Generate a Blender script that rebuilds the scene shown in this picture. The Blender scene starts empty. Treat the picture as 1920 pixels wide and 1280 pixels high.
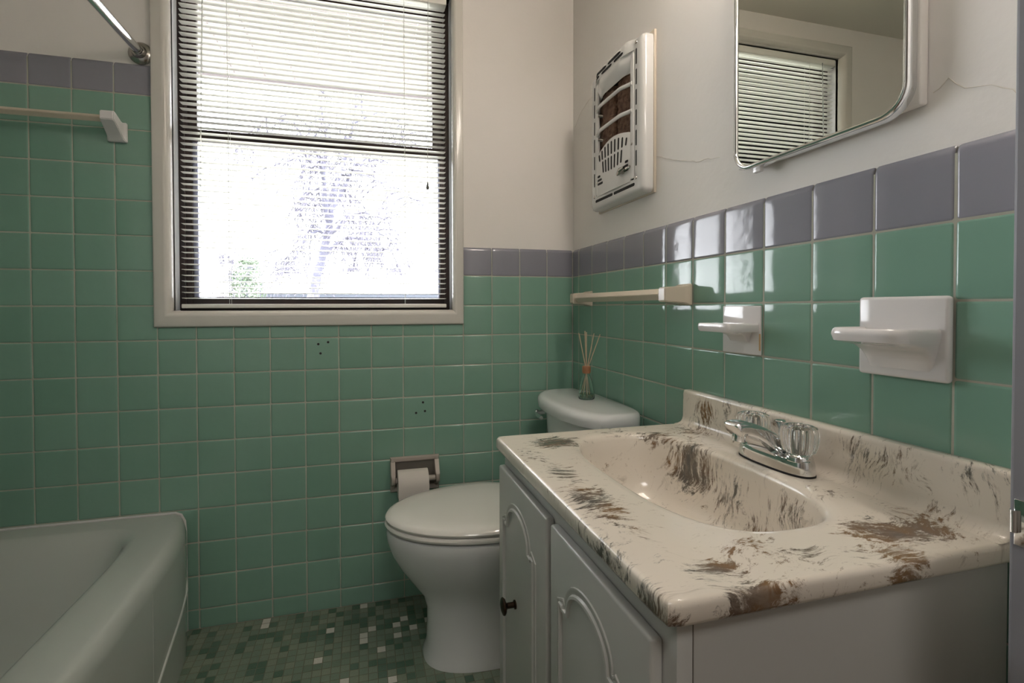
import bpy, bmesh, math, random
from mathutils import Vector, Matrix
random.seed(7)
SC = bpy.context.scene
PI = math.pi
# ------------------------------------------------------------------ camera
cd = bpy.data.cameras.new('camera'); cam = bpy.data.objects.new('camera', cd)
SC.collection.objects.link(cam); SC.camera = cam
Rv = Vector((0.96728159, -0.25368974, -0.00279921)); Uv = Vector((0.00656771, 0.01400903, 0.9998803))
Fv = Vector((0.25362016, 0.96718419, -0.01521684))
cam.matrix_world = Matrix(((Rv.x, Uv.x, -Fv.x, -0.790695), (Rv.y, Uv.y, -Fv.y, -1.746773), (Rv.z, Uv.z, -Fv.z, 1.045451), (0, 0, 0, 1)))
cd.sensor_width = 36; cd.lens = 903.035 / 1920 * 36
cd.shift_x = 40.1585 / 1920; cd.shift_y = -49.7353 / 1920
cd.clip_start = 0.02; cd.clip_end = 200
# ------------------------------------------------------------------ world, exposure, lights
W = bpy.data.worlds.new('world'); SC.world = W; W.use_nodes = True
W.node_tree.nodes['Background'].inputs[0].default_value = (0.93, 0.955, 1.0, 1)
W.node_tree.nodes['Background'].inputs[1].default_value = 6.2
vs = SC.view_settings
vs.view_transform = 'Standard'; vs.look = 'None'; vs.gamma = 1; vs.use_curve_mapping = False; vs.exposure = 1.3

def area(name, loc, rot, sx, sy, energy, color=(1, 1, 1), portal=False):
    l = bpy.data.lights.new(name, 'AREA'); l.shape = 'RECTANGLE'; l.size = sx; l.size_y = sy
    l.energy = energy; l.color = color
    if portal: l.cycles.is_portal = True
    o = bpy.data.objects.new(name, l); o.location = loc; o.rotation_euler = rot
    SC.collection.objects.link(o); return o
area('window_portal', (-0.93, 0.17, 1.61), (-PI / 2, 0, 0), 0.92, 1.16, 0, portal=True)   # daylight sampling aid at the window opening
area('hall_fill', (-0.7, -2.35, 2.29), (0, 0, 0), 0.5, 0.5, 4.0, (1.0, 0.95, 0.90))  # added fill light in the unseen hallway, no fixture there

sd = bpy.data.lights.new('sun', 'SUN'); sd.energy = 12; sd.angle = math.radians(1.0); sd.color = (1.0, 0.97, 0.93)
sun = bpy.data.objects.new('sun', sd); SC.collection.objects.link(sun); sun.location = (-3, -6, 9)
sun.rotation_euler = Vector((0.25, 0.55, -1.0)).to_track_quat('-Z', 'Y').to_euler()   # high behind the house: lights the yard, never enters the room
# ------------------------------------------------------------------ materials
def mat(name, col, rough=0.5, metal=0.0, coat=0.0, spec=0.5, trans=0.0, ior=1.5, bump=None, var=None, emit=None):
    m = bpy.data.materials.new(name); m.use_nodes = True
    nt = m.node_tree; b = nt.nodes['Principled BSDF']
    b.inputs['Base Color'].default_value = (*col, 1); b.inputs['Roughness'].default_value = rough
    b.inputs['Metallic'].default_value = metal; b.inputs['Coat Weight'].default_value = coat
    b.inputs['Coat Roughness'].default_value = 0.05
    b.inputs['Specular IOR Level'].default_value = spec; b.inputs['IOR'].default_value = ior
    b.inputs['Transmission Weight'].default_value = trans
    tc = nt.nodes.new('ShaderNodeTexCoord')
    if var:      # (scale, colour b, amount)
        n = nt.nodes.new('ShaderNodeTexNoise'); n.inputs['Scale'].default_value = var[0]; n.inputs['Detail'].default_value = 5
        r = nt.nodes.new('ShaderNodeMapRange'); r.inputs[1].default_value = 0.4; r.inputs[2].default_value = 0.7; r.inputs[4].default_value = var[2]
        x = nt.nodes.new('ShaderNodeMix'); x.data_type = 'RGBA'
        x.inputs[6].default_value = (*col, 1); x.inputs[7].default_value = (*var[1], 1)
        nt.links.new(tc.outputs['Object'], n.inputs['Vector']); nt.links.new(n.outputs[0], r.inputs[0])
        nt.links.new(r.outputs[0], x.inputs[0]); nt.links.new(x.outputs[2], b.inputs['Base Color'])
    if bump:     # (scale, strength, distance)
        n = nt.nodes.new('ShaderNodeTexNoise'); n.inputs['Scale'].default_value = bump[0]; n.inputs['Detail'].default_value = 4
        bb = nt.nodes.new('ShaderNodeBump'); bb.inputs['Strength'].default_value = bump[1]; bb.inputs['Distance'].default_value = bump[2]
        nt.links.new(tc.outputs['Object'], n.inputs['Vector']); nt.links.new(n.outputs[0], bb.inputs['Height'])
        nt.links.new(bb.outputs[0], b.inputs['Normal'])
    if emit:
        b.inputs['Emission Color'].default_value = (*emit[0], 1); b.inputs['Emission Strength'].default_value = emit[1]
    return m

def tile_mat(name, col, col2, rip=0.35):
    m = mat(name, col, 0.09, coat=0.0, spec=0.55)
    nt = m.node_tree; b = nt.nodes['Principled BSDF']
    at = nt.nodes.new('ShaderNodeAttribute'); at.attribute_name = 'tv'
    x = nt.nodes.new('ShaderNodeMix'); x.data_type = 'RGBA'
    x.inputs[6].default_value = (*col, 1); x.inputs[7].default_value = (*col2, 1)
    nt.links.new(at.outputs['Fac'], x.inputs[0]); nt.links.new(x.outputs[2], b.inputs['Base Color'])
    tc = nt.nodes.new('ShaderNodeTexCoord'); n = nt.nodes.new('ShaderNodeTexNoise')
    n.inputs['Scale'].default_value = 26; n.inputs['Detail'].default_value = 1.5
    bb = nt.nodes.new('ShaderNodeBump'); bb.inputs['Strength'].default_value = rip; bb.inputs['Distance'].default_value = 0.0012
    nt.links.new(tc.outputs['Object'], n.inputs['Vector']); nt.links.new(n.outputs[0], bb.inputs['Height'])
    nt.links.new(bb.outputs[0], b.inputs['Normal'])
    return m

M = {}
M['plaster'] = mat('plaster_warm_white', (0.80, 0.77, 0.745), 0.55, spec=0.35, bump=(60, 0.25, 0.002), var=(1.6, (0.77, 0.73, 0.68), 0.6))
M['ceiling'] = mat('ceiling_paint', (0.72, 0.69, 0.62), 0.7, bump=(70, 0.2, 0.002))
M['grout'] = mat('grout', (0.46, 0.46, 0.39), 0.8, bump=(300, 0.3, 0.001), var=(9, (0.32, 0.31, 0.25), 0.7))
M['tile_green'] = tile_mat('tile_green', (0.205, 0.365, 0.288), (0.235, 0.40, 0.32))
M['tile_grey'] = tile_mat('tile_grey_lilac', (0.255, 0.255, 0.30), (0.285, 0.28, 0.325))
M['trim'] = mat('trim_gloss_paint', (0.66, 0.635, 0.59), 0.22, bump=(40, 0.12, 0.002))
M['vinyl'] = mat('reveal_paint', (0.75, 0.76, 0.78), 0.3)
M['bronze'] = mat('dark_bronze_sash', (0.018, 0.009, 0.008), 0.4, var=(14, (0.035, 0.014, 0.010), 0.8))
M['track'] = mat('lavender_aluminium', (0.30, 0.31, 0.42), 0.45, metal=0.2)
M['slat'] = mat('blind_slat_enamel', (0.83, 0.82, 0.77), 0.3)
M['cord'] = mat('blind_cord', (0.6, 0.6, 0.58), 0.7)
M['wand'] = mat('clear_wand', (0.8, 0.82, 0.8), 0.1, trans=0.7)
M['tassel'] = mat('grey_tassel', (0.10, 0.10, 0.09), 0.5)
M['porcelain'] = mat('toilet_porcelain', (0.70, 0.71, 0.71), 0.07, coat=0.3)
M['seat'] = mat('toilet_seat_plastic', (0.78, 0.76, 0.72), 0.12, coat=0.2)
M['tub'] = mat('tub_enamel', (0.50, 0.525, 0.495), 0.14, coat=0.3, var=(3, (0.48, 0.50, 0.475), 0.5))
M['ceramic'] = mat('white_ceramic', (0.72, 0.70, 0.70), 0.08, coat=0.4)
M['beige'] = mat('cream_ceramic', (0.60, 0.53, 0.43), 0.2)
M['beige_bar'] = mat('cream_bar', (0.62, 0.55, 0.44), 0.15)
M['taupe'] = mat('aged_ceramic', (0.42, 0.37, 0.33), 0.25)
M['taupe_dark'] = mat('aged_ceramic_shaded', (0.16, 0.145, 0.125), 0.35)
M['chrome'] = mat('chrome', (0.78, 0.79, 0.80), 0.07, metal=1)
M['chrome_dull'] = mat('worn_chrome', (0.42, 0.40, 0.37), 0.2, metal=1)
M['mirror'] = mat('mirror_silver', (0.72, 0.73, 0.67), 0.0, metal=1)
M['cabinet'] = mat('cabinet_paint', (0.50, 0.50, 0.475), 0.32, bump=(14, 0.10, 0.004))
M['knob'] = mat('aged_bronze_knob', (0.05, 0.03, 0.018), 0.25, metal=0.8)
M['enamel'] = mat('heater_enamel', (0.66, 0.655, 0.64), 0.13, coat=0.4)
M['black'] = mat('flat_black', (0.006, 0.005, 0.005), 0.7)
M['radiant'] = mat('fired_clay', (0.20, 0.11, 0.07), 0.85, bump=(160, 1.0, 0.006), var=(60, (0.09, 0.04, 0.025), 0.9))
M['rust'] = mat('rusted_steel', (0.12, 0.06, 0.035), 0.7, bump=(60, 0.6, 0.003), var=(25, (0.4, 0.30, 0.22), 0.7))
M['paper'] = mat('tissue_paper', (0.66, 0.61, 0.57), 0.95, bump=(400, 0.2, 0.001))
M['reed'] = mat('rattan_reed', (0.60, 0.46, 0.32), 0.75)
M['wood'] = mat('wood_collar', (0.42, 0.20, 0.10), 0.5, var=(50, (0.25, 0.11, 0.05), 0.7))
M['oil'] = mat('scented_oil', (0.30, 0.48, 0.36), 0.03, trans=0.9, ior=1.4)
M['glass'] = mat('bottle_glass', (0.93, 1.0, 0.96), 0.01, trans=1.0, ior=1.45)
M['acrylic'] = mat('clear_acrylic', (0.97, 0.98, 0.98), 0.02, trans=1.0, ior=1.49)
M['caulk'] = mat('caulk', (0.62, 0.60, 0.60), 0.45)
M['siding'] = mat('soffit_paint', (0.165, 0.145, 0.15), 0.7)
M['tree'] = mat('tree_bark', (0.075, 0.075, 0.105), 0.9, bump=(30, 0.8, 0.02))
M['twig'] = mat('twig_bark', (0.05, 0.048, 0.068), 0.9)
M['leaf'] = mat('shrub_leaf', (0.055, 0.085, 0.05), 0.7, var=(3, (0.08, 0.09, 0.07), 0.8))
M['roof'] = mat('pale_roof', (0.92, 0.92, 0.92), 0.7)
M['garage'] = mat('garage_wall', (0.065, 0.075, 0.10), 0.8)
M['lawn'] = mat('winter_lawn', (0.30, 0.30, 0.26), 0.9, var=(0.4, (0.38, 0.38, 0.35), 0.8))
M['bulb'] = mat('frosted_bulb', (1, 1, 1), 0.3, emit=((1.0, 0.89, 0.78), 21))

def pane_mat():
    m = bpy.data.materials.new('window_glass'); m.use_nodes = True; nt = m.node_tree
    nt.nodes.remove(nt.nodes['Principled BSDF']); out = nt.nodes['Material Output']
    t = nt.nodes.new('ShaderNodeBsdfTransparent'); g = nt.nodes.new('ShaderNodeBsdfGlossy'); g.inputs['Roughness'].default_value = 0.01
    f = nt.nodes.new('ShaderNodeFresnel'); f.inputs[0].default_value = 1.45; mx = nt.nodes.new('ShaderNodeMixShader')
    nt.links.new(f.outputs[0], mx.inputs[0]); nt.links.new(t.outputs[0], mx.inputs[1]); nt.links.new(g.outputs[0], mx.inputs[2])
    nt.links.new(mx.outputs[0], out.inputs[0]); return m
M['pane'] = pane_mat()

def mosaic_mat():
    m = mat('mosaic_floor', (0.1, 0.15, 0.11), 0.3, spec=0.3); nt = m.node_tree; b = nt.nodes['Principled BSDF']
    L = nt.links.new; N = nt.nodes.new
    tc = N('ShaderNodeTexCoord'); sc = N('ShaderNodeVectorMath'); sc.operation = 'SCALE'; sc.inputs['Scale'].default_value = 1 / 0.0262
    L(tc.outputs['Object'], sc.inputs[0])
    fl = N('ShaderNodeVectorMath'); fl.operation = 'FLOOR'; L(sc.outputs[0], fl.inputs[0])
    wn = N('ShaderNodeTexWhiteNoise'); wn.noise_dimensions = '2D'; L(fl.outputs[0], wn.inputs['Vector'])
    cr = N('ShaderNodeValToRGB'); cr.color_ramp.interpolation = 'CONSTANT'; el = cr.color_ramp.elements
    cols = [(0.0, (0.20, 0.25, 0.19)), (0.24, (0.175, 0.23, 0.175)), (0.46, (0.22, 0.26, 0.195)), (0.64, (0.075, 0.135, 0.095)),
            (0.78, (0.095, 0.155, 0.115)), (0.88, (0.15, 0.20, 0.15)), (0.962, (0.60, 0.58, 0.53))]
    el[0].position = 0; el[0].color = (*cols[0][1], 1); el[1].position = cols[1][0]; el[1].color = (*cols[1][1], 1)
    for p, c in cols[2:]:
        e = el.new(p); e.color = (*c, 1)
    L(wn.outputs['Value'], cr.inputs[0])
    fr = N('ShaderNodeVectorMath'); fr.operation = 'FRACTION'; L(sc.outputs[0], fr.inputs[0])
    sp = N('ShaderNodeSeparateXYZ'); L(fr.outputs[0], sp.inputs[0])
    ds = []
    for k in (0, 1):
        a = N('ShaderNodeMath'); a.operation = 'SUBTRACT'; L(sp.outputs[k], a.inputs[0]); a.inputs[1].default_value = 0.5
        c = N('ShaderNodeMath'); c.operation = 'ABSOLUTE'; L(a.outputs[0], c.inputs[0]); ds.append(c)
    mx = N('ShaderNodeMath'); mx.operation = 'MAXIMUM'; L(ds[0].outputs[0], mx.inputs[0]); L(ds[1].outputs[0], mx.inputs[1])
    gr = N('ShaderNodeMapRange'); gr.inputs[1].default_value = 0.455; gr.inputs[2].default_value = 0.475; L(mx.outputs[0], gr.inputs[0])
    sn = N('ShaderNodeTexNoise'); sn.inputs['Scale'].default_value = 500; L(tc.outputs['Object'], sn.inputs['Vector'])
    mm = N('ShaderNodeMix'); mm.data_type = 'RGBA'; mm.blend_type = 'OVERLAY'; mm.inputs[0].default_value = 0.5
    L(cr.outputs[0], mm.inputs[6]); L(sn.outputs[0], mm.inputs[7])
    dn = N('ShaderNodeTexNoise'); dn.inputs['Scale'].default_value = 3; L(tc.outputs['Object'], dn.inputs['Vector'])
    dr = N('ShaderNodeMix'); dr.data_type = 'RGBA'; L(dn.outputs[0], dr.inputs[0]); dr.inputs[6].default_value = (0.20, 0.16, 0.10, 1); dr.inputs[7].default_value = (0.14, 0.17, 0.125, 1)
    x = N('ShaderNodeMix'); x.data_type = 'RGBA'; L(gr.outputs[0], x.inputs[0]); L(mm.outputs[2], x.inputs[6]); L(dr.outputs[2], x.inputs[7])
    L(x.outputs[2], b.inputs['Base Color'])
    bp = N('ShaderNodeBump'); bp.invert = True; bp.inputs['Distance'].default_value = 0.0015; bp.inputs['Strength'].default_value = 0.8
    L(gr.outputs[0], bp.inputs['Height']); L(bp.outputs[0], b.inputs['Normal'])
    return m
M['mosaic'] = mosaic_mat()

def marble_mat():
    # cultured marble: cream body, brown and charcoal swirls gathered in patches that belong to the slab
    m = mat('cultured_marble', (0.70, 0.62, 0.51), 0.16, coat=0.25); nt = m.node_tree; b = nt.nodes['Principled BSDF']
    L = nt.links.new; N = nt.nodes.new
    tc = N('ShaderNodeNewGeometry'); P = tc.outputs['Position']
    wv = N('ShaderNodeTexNoise'); wv.inputs['Scale'].default_value = 7; wv.inputs['Detail'].default_value = 2; L(P, wv.inputs['Vector'])
    wa = N('ShaderNodeVectorMath'); wa.operation = 'SCALE'; wa.inputs['Scale'].default_value = 0.13; L(wv.outputs['Color'], wa.inputs[0])
    wp = N('ShaderNodeVectorMath'); wp.operation = 'ADD'; L(P, wp.inputs[0]); L(wa.outputs[0], wp.inputs[1])
    mp = N('ShaderNodeMapping'); mp.inputs['Rotation'].default_value = (0.0, 0, math.radians(-32)); mp.inputs['Scale'].default_value = (1.0, 2.6, 0.7)
    L(wp.outputs[0], mp.inputs[0])
    n1 = N('ShaderNodeTexNoise'); n1.inputs['Scale'].default_value = 40; n1.inputs['Detail'].default_value = 9; n1.inputs['Roughness'].default_value = 0.78
    L(mp.outputs[0], n1.inputs['Vector'])
    big = N('ShaderNodeTexNoise'); big.inputs['Scale'].default_value = 3.6; big.inputs['Detail'].default_value = 2; L(P, big.inputs['Vector'])
    # (centre x, y, z, radius x, y, z, strength)
    blobs = [(-0.40, -0.79, .757, .06, .05, .05, 1.25), (-0.165, -0.80, .757, .06, .05, .04, 1.0), (-0.13, -0.875, .71, .06, .075, .07, 1.25), (-0.06, -0.78, .757, .06, .07, .04, .8),
             (-0.15, -1.28, .757, .065, .045, .04, 1.4), (-0.10, -1.29, .757, .08, .045, .04, 1.3), (-0.19, -1.33, .745, .05, .04, .04, 1.1), (-0.06, -1.27, .757, .06, .05, .03, .8),
             (-0.415, -1.30, .757, .04, .024, .03, 1.1), (-0.37, -1.275, .757, .035, .02, .03, .6), (-0.40, -1.343, .742, .055, .02, .03, 1.25), (-0.505, -1.32, .735, .02, .05, .03, 1.0),
             (-0.505, -1.20, .735, .02, .10, .03, .8), (-0.46, -0.97, .757, .035, .06, .03, .7), (-0.46, -1.10, .757, .04, .11, .03, .85), (-0.335, -1.262, .757, .03, .014, .02, .8),
             (-0.115, -1.12, .70, .05, .06, .05, .8), (-0.17, -1.17, .66, .08, .07, .07, 1.15), (-0.13, -0.98, .68, .05, .06, .06, .7), (-0.25, -1.02, .635, .06, .08, .03, .9), (-0.16, -1.06, .64, .06, .07, .05, 1.2),
             (-0.02, -0.79, .80, .03, .05, .04, .9), (-0.02, -1.15, .80, .03, .03, .05, .55), (-0.02, -0.97, .82, .03, .04, .03, .6), (-0.10, -1.155, .757, .03, .03, .02, .5), (-.30, -.83, .70, .05, .06, .06, .35), (-.02, -1.3, .83, .03, .04, .05, .5), (-.02, -1.2, .80, .03, .08, .05, .45), (-.02, -.88, .80, .03, .06, .05, .5), (-.23, -.735, .757, .07, .03, .03, .55), (-.30, -1.30, .757, .06, .03, .03, .45), (-.48, -.86, .757, .03, .06, .03, .55)]
    acc = None
    for cx, cy, cz, rx, ry, rz, s in blobs:
        v = N('ShaderNodeVectorMath'); v.operation = 'SUBTRACT'; L(P, v.inputs[0]); v.inputs[1].default_value = (cx, cy, cz)
        d = N('ShaderNodeVectorMath'); d.operation = 'DIVIDE'; L(v.outputs[0], d.inputs[0]); d.inputs[1].default_value = (rx, ry, rz)
        l = N('ShaderNodeVectorMath'); l.operation = 'LENGTH'; L(d.outputs[0], l.inputs[0])
        r = N('ShaderNodeMapRange'); r.interpolation_type = 'SMOOTHSTEP'; r.inputs[1].default_value = 0.1; r.inputs[2].default_value = 1.35; r.inputs[3].default_value = s; r.inputs[4].default_value = 0
        L(l.outputs['Value'], r.inputs[0])
        if acc is None: acc = r.outputs[0]
        else:
            a = N('ShaderNodeMath'); a.operation = 'MAXIMUM'; L(acc, a.inputs[0]); L(r.outputs[0], a.inputs[1]); acc = a.outputs[0]
    k = N('ShaderNodeMath'); k.operation = 'MULTIPLY_ADD'; L(acc, k.inputs[0]); k.inputs[1].default_value = 0.19; L(n1.outputs[0], k.inputs[2])
    k2 = N('ShaderNodeMath'); k2.operation = 'MULTIPLY_ADD'; L(big.outputs[0], k2.inputs[0]); k2.inputs[1].default_value = 0.10; L(k.outputs[0], k2.inputs[2])
    mk = N('ShaderNodeMapRange'); mk.inputs[1].default_value = 0.640; mk.inputs[2].default_value = 0.735; L(k2.outputs[0], mk.inputs[0])
    hn = N('ShaderNodeTexNoise'); hn.inputs['Scale'].default_value = 9; hn.inputs['Detail'].default_value = 3; L(wp.outputs[0], hn.inputs['Vector'])
    hr = N('ShaderNodeValToRGB'); L(hn.outputs[0], hr.inputs[0]); e = hr.color_ramp.elements
    e[0].position = .40; e[0].color = (0.12, 0.115, 0.10, 1); e[1].position = .60; e[1].color = (0.21, 0.12, 0.055, 1)
    e2 = e.new(.5); e2.color = (0.15, 0.105, 0.075, 1)
    cr = N('ShaderNodeMix'); cr.data_type = 'RGBA'; cr.inputs[6].default_value = (0.77, 0.70, 0.61, 1); cr.inputs[7].default_value = (0.73, 0.665, 0.575, 1); L(big.outputs[0], cr.inputs[0])
    x = N('ShaderNodeMix'); x.data_type = 'RGBA'; L(mk.outputs[0], x.inputs[0]); L(cr.outputs[2], x.inputs[6]); L(hr.outputs[0], x.inputs[7])
    f1 = N('ShaderNodeTexNoise'); f1.inputs['Scale'].default_value = 22; f1.inputs['Detail'].default_value = 8; f1.inputs['Roughness'].default_value = 0.7; f1.inputs['Distortion'].default_value = 1.2; L(mp.outputs[0], f1.inputs['Vector'])
    fm = N('ShaderNodeMath'); fm.operation = 'MULTIPLY_ADD'; L(acc, fm.inputs[0]); fm.inputs[1].default_value = 0.10; L(f1.outputs[0], fm.inputs[2])
    fr_ = N('ShaderNodeMapRange'); fr_.inputs[1].default_value = 0.60; fr_.inputs[2].default_value = 0.72; fr_.inputs[4].default_value = 0.55; L(fm.outputs[0], fr_.inputs[0])
    y = N('ShaderNodeMix'); y.data_type = 'RGBA'; L(fr_.outputs[0], y.inputs[0]); L(x.outputs[2], y.inputs[6]); y.inputs[7].default_value = (0.30, 0.24, 0.185, 1)
    L(y.outputs[2], b.inputs['Base Color']); return m
M['marble'] = marble_mat()

# ------------------------------------------------------------------ mesh helpers
def wloc(o):
    v = Vector((0, 0, 0))
    while o is not None: v = v + o.location; o = o.parent
    return v
def ob(name, bm, m, parent=None, smooth=True, label=None):
    """link a bmesh given in world coordinates as one object, under parent if any"""
    me = bpy.data.meshes.new(name)
    if smooth:
        for f in bm.faces: f.smooth = True
    if parent is not None:
        bmesh.ops.translate(bm, verts=bm.verts, vec=-wloc(parent))
    bmesh.ops.recalc_face_normals(bm, faces=bm.faces)
    bm.to_mesh(me); bm.free()
    for mm in (m if isinstance(m, (list, tuple)) else [m]): me.materials.append(mm)
    if smooth:
        try: me.set_sharp_from_angle(angle=math.radians(38))
        except Exception: pass
    o = bpy.data.objects.new(name, me); SC.collection.objects.link(o)
    if parent is not None: o.parent = parent
    if label: o['label'] = label
    return o
def thing(name, label, cat, loc, group=None):
    o = bpy.data.objects.new(name, None); o.empty_display_size = 0.05; o.location = loc
    SC.collection.objects.link(o); o['label'] = label; o['category'] = cat
    if group: o['group'] = group
    return o
def tag(o, label, cat, group=None, kind=None):
    o['label'] = label; o['category'] = cat
    if group: o['group'] = group
    if kind: o['kind'] = kind
    return o
def structure(o): o['kind'] = 'structure'; return o
def box(bm, x0, x1, y0, y1, z0, z1, bev=0.0, seg=3):
    r = bmesh.ops.create_cube(bm, size=1)
    vs_ = r['verts']
    for v in vs_: v.co = Vector((x0 + (v.co.x + .5) * (x1 - x0), y0 + (v.co.y + .5) * (y1 - y0), z0 + (v.co.z + .5) * (z1 - z0)))
    if bev > 0:
        es = list({e for v in vs_ for e in v.link_edges})
        bmesh.ops.bevel(bm, geom=es, offset=bev, segments=seg, profile=0.5, affect='EDGES')
    return bm
def B(): return bmesh.new()
def loft(bm, rings, closed=True, cap0=False, cap1=False):
    R = [[bm.verts.new(p) for p in r] for r in rings]
    n = len(R[0])
    for a, b in zip(R, R[1:]):
        for i in range(n if closed else n - 1):
            j = (i + 1) % n
            try: bm.faces.new((a[i], a[j], b[j], b[i]))
            except ValueError: pass
    if cap0: bm.faces.new(R[0])
    if cap1: bm.faces.new(R[-1][::-1])
    return R
def tube(bm, pts, rad, n=10, cap=True):
    pts = [Vector(p) for p in pts]; rs = rad if isinstance(rad, (list, tuple)) else [rad] * len(pts)
    rings = []; up = Vector((0, 0, 1))
    prev = None
    for i, p in enumerate(pts):
        d = (pts[min(i + 1, len(pts) - 1)] - pts[max(i - 1, 0)]).normalized()
        if prev is None:
            a = d.cross(up) if abs(d.z) < .9 else d.cross(Vector((1, 0, 0)))
            a.normalize()
        else:
            a = (prev - d * prev.dot(d)).normalized()
        prev = a; b = d.cross(a)
        rings.append([p + (a * math.cos(2 * PI * k / n) + b * math.sin(2 * PI * k / n)) * rs[i] for k in range(n)])
    loft(bm, rings, True, cap, cap)
def lathe(bm, prof, c, axis='z', n=32, capped=True):
    """prof: list of (radius, height) along the axis from c"""
    c = Vector(c); rings = []
    for r, h in prof:
        ring = []
        for k in range(n):
            a = 2 * PI * k / n; u, v = max(r, 1e-5) * math.cos(a), max(r, 1e-5) * math.sin(a)
            ring.append(c + (Vector((u, v, h)) if axis == 'z' else Vector((h, u, v)) if axis == 'x' else Vector((u, h, v))))
        rings.append(ring)
    loft(bm, rings, True, capped, capped)
def sgnpow(v, p): return math.copysign(abs(v) ** p, v)

# ------------------------------------------------------------------ tiled walls
S = 0.11; FLJ = 11.58
def zrow(j): return (FLJ - j) * S
def tiles(bm, lay, mp, rects, G=0.0011, n_in=4, top_round=False):
    """rects (u0,u1,v0,v1,matidx,cap); mp(u,v,h) -> world point, h = out of the wall from the tile face"""
    r = 0.0040
    for u0, u1, v0, v1, mi, cap in rects:
        if u1 - u0 < 0.006 or v1 - v0 < 0.006: continue
        u0 += G; u1 -= G; v0 += G; v1 -= G
        e = [0, .0004, .0010, .0019, .0029, r]
        def grid(a, b, big=False):
            L_ = b - a
            if L_ < 3 * r: return [a, a + L_ * .1, a + L_ * .3, a + L_ * .7, a + L_ * .9, b], None
            g = [a + t for t in e] + [a + r + (L_ - 2 * r) * k / n_in for k in range(1, n_in)]
            if big: g += [b - t for t in (.012, .009, .0065, .0042, .0022, .0008, 0)]
            else: g += [b - t for t in reversed(e)]
            return g, None
        gu, _ = grid(u0, u1); gv, _ = grid(v0, v1, cap)
        tu, tv_ = random.uniform(-1, 1) * .0028, random.uniform(-1, 1) * .0028
        du = random.uniform(-1, 1) * .00025; tv = random.random()
        cu, cv = (u0 + u1) / 2, (v0 + v1) / 2
        H = 0.0016
        def edge(d, rr=r, HH=H):
            if d >= rr: return 0.0
            t = 1 - d / rr; return -HH * t * t * 1.0
        V = []
        for v in gv:
            row = []
            for u in gu:
                h = edge(min(u - u0, u1 - u)) + edge(v - v0) + (edge(v1 - v, .012, .0062) if cap else edge(v1 - v))
                h = max(h, -0.0066 if cap else -0.0020)
                h += (u - cu) * tu + (v - cv) * tv_ + du
                row.append(bm.verts.new(mp(u, v, h)))
            V.append(row)
        for a in range(len(gv) - 1):
            for b_ in range(len(gu) - 1):
                f = bm.faces.new((V[a][b_], V[a][b_ + 1], V[a + 1][b_ + 1], V[a + 1][b_])); f.material_index = mi
                f.smooth = True; f[lay] = tv
def tiled_wall(name, mp, rects, extra):
    bm = B(); lay = bm.faces.layers.float.new('tv'); extra(bm)
    for f in bm.faces: f.smooth = False
    tiles(bm, lay, mp, rects)
    me = bpy.data.meshes.new(name); bm.to_mesh(me); bm.free()
    for k in ('plaster', 'grout', 'tile_green', 'tile_grey'): me.materials.append(M[k])
    o = bpy.data.objects.new(name, me); SC.collection.objects.link(o); return structure(o)

# opening of the window
WX0, WX1, WZ0, WZ1 = -1.385, -0.476, 1.038, 2.19
CX0, CX1, CZ0, CZ1 = -1.434, -0.4365, 0.986, 2.240
ZCEIL = 2.326
TOPR, TOPL = 1.270, 1.811
rects = []
cols = [0.0] + [-(i * S) + .0032 for i in range(1, 21)]
for i in range(len(cols) - 1):
    xb, xa = cols[i], cols[i + 1]
    for j in range(-5, 12):
        z1, z0 = zrow(j), max(zrow(j + 1), 0.0)
        if z1 <= 0.001: continue
        mi, cap = 2, False
        a, b_ = xa, xb
        if xa >= CX1 - .01:                       # right of the window
            if j < 0: continue
            if j == 0: z1 = TOPR; mi = 3; cap = True
        elif xb <= CX0 + .012:                    # left of the window
            if j == -5: z1 = TOPL; mi = 3; cap = True
        else:                                     # under the window
            if z0 >= CZ0 - .002 and xa > CX0 - .002: continue
            if z1 > CZ0:
                if xa < CX0 and j < 2:            # sliver left of the casing
                    if j == -5: z1 = TOPL; mi = 3; cap = True
                    b_ = CX0
                    if xb > CX0 and xa < CX0: b_ = CX0
                elif xa < CX0 and z1 > CZ0 + .02: z1 = min(z1, CZ0)
                else: z1 = min(z1, CZ0)
        a = max(a, -2.10)
        if a >= b_ - .004: continue
        rects.append((a, b_, z0, z1, mi, cap))
def back_extra(bm):
    y0, y1 = .006, .16
    box(bm, -2.25, CX0 + .02, y0, y1, -.12, ZCEIL); box(bm, CX1 - .02, .16, y0, y1, -.12, ZCEIL)
    box(bm, CX0 + .02, CX1 - .02, y0, y1, -.12, WZ0); box(bm, CX0 + .02, CX1 - .02, y0, y1, WZ1, ZCEIL)
    n0 = len(bm.faces)
    box(bm, CX1, -.0015, .0012, .0062, 0, TOPR - .013); box(bm, -2.1, CX1, .0012, .0062, 0, CZ0 + .004); box(bm, -2.1, CX0, .0012, .0062, CZ0, TOPL - .013)
    bm.faces.ensure_lookup_table()
    for f in bm.faces[n0:]: f.material_index = 1
wall_back = tiled_wall('wall_back', lambda u, v, h: Vector((u, -h, v)), rects, back_extra)

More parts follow.
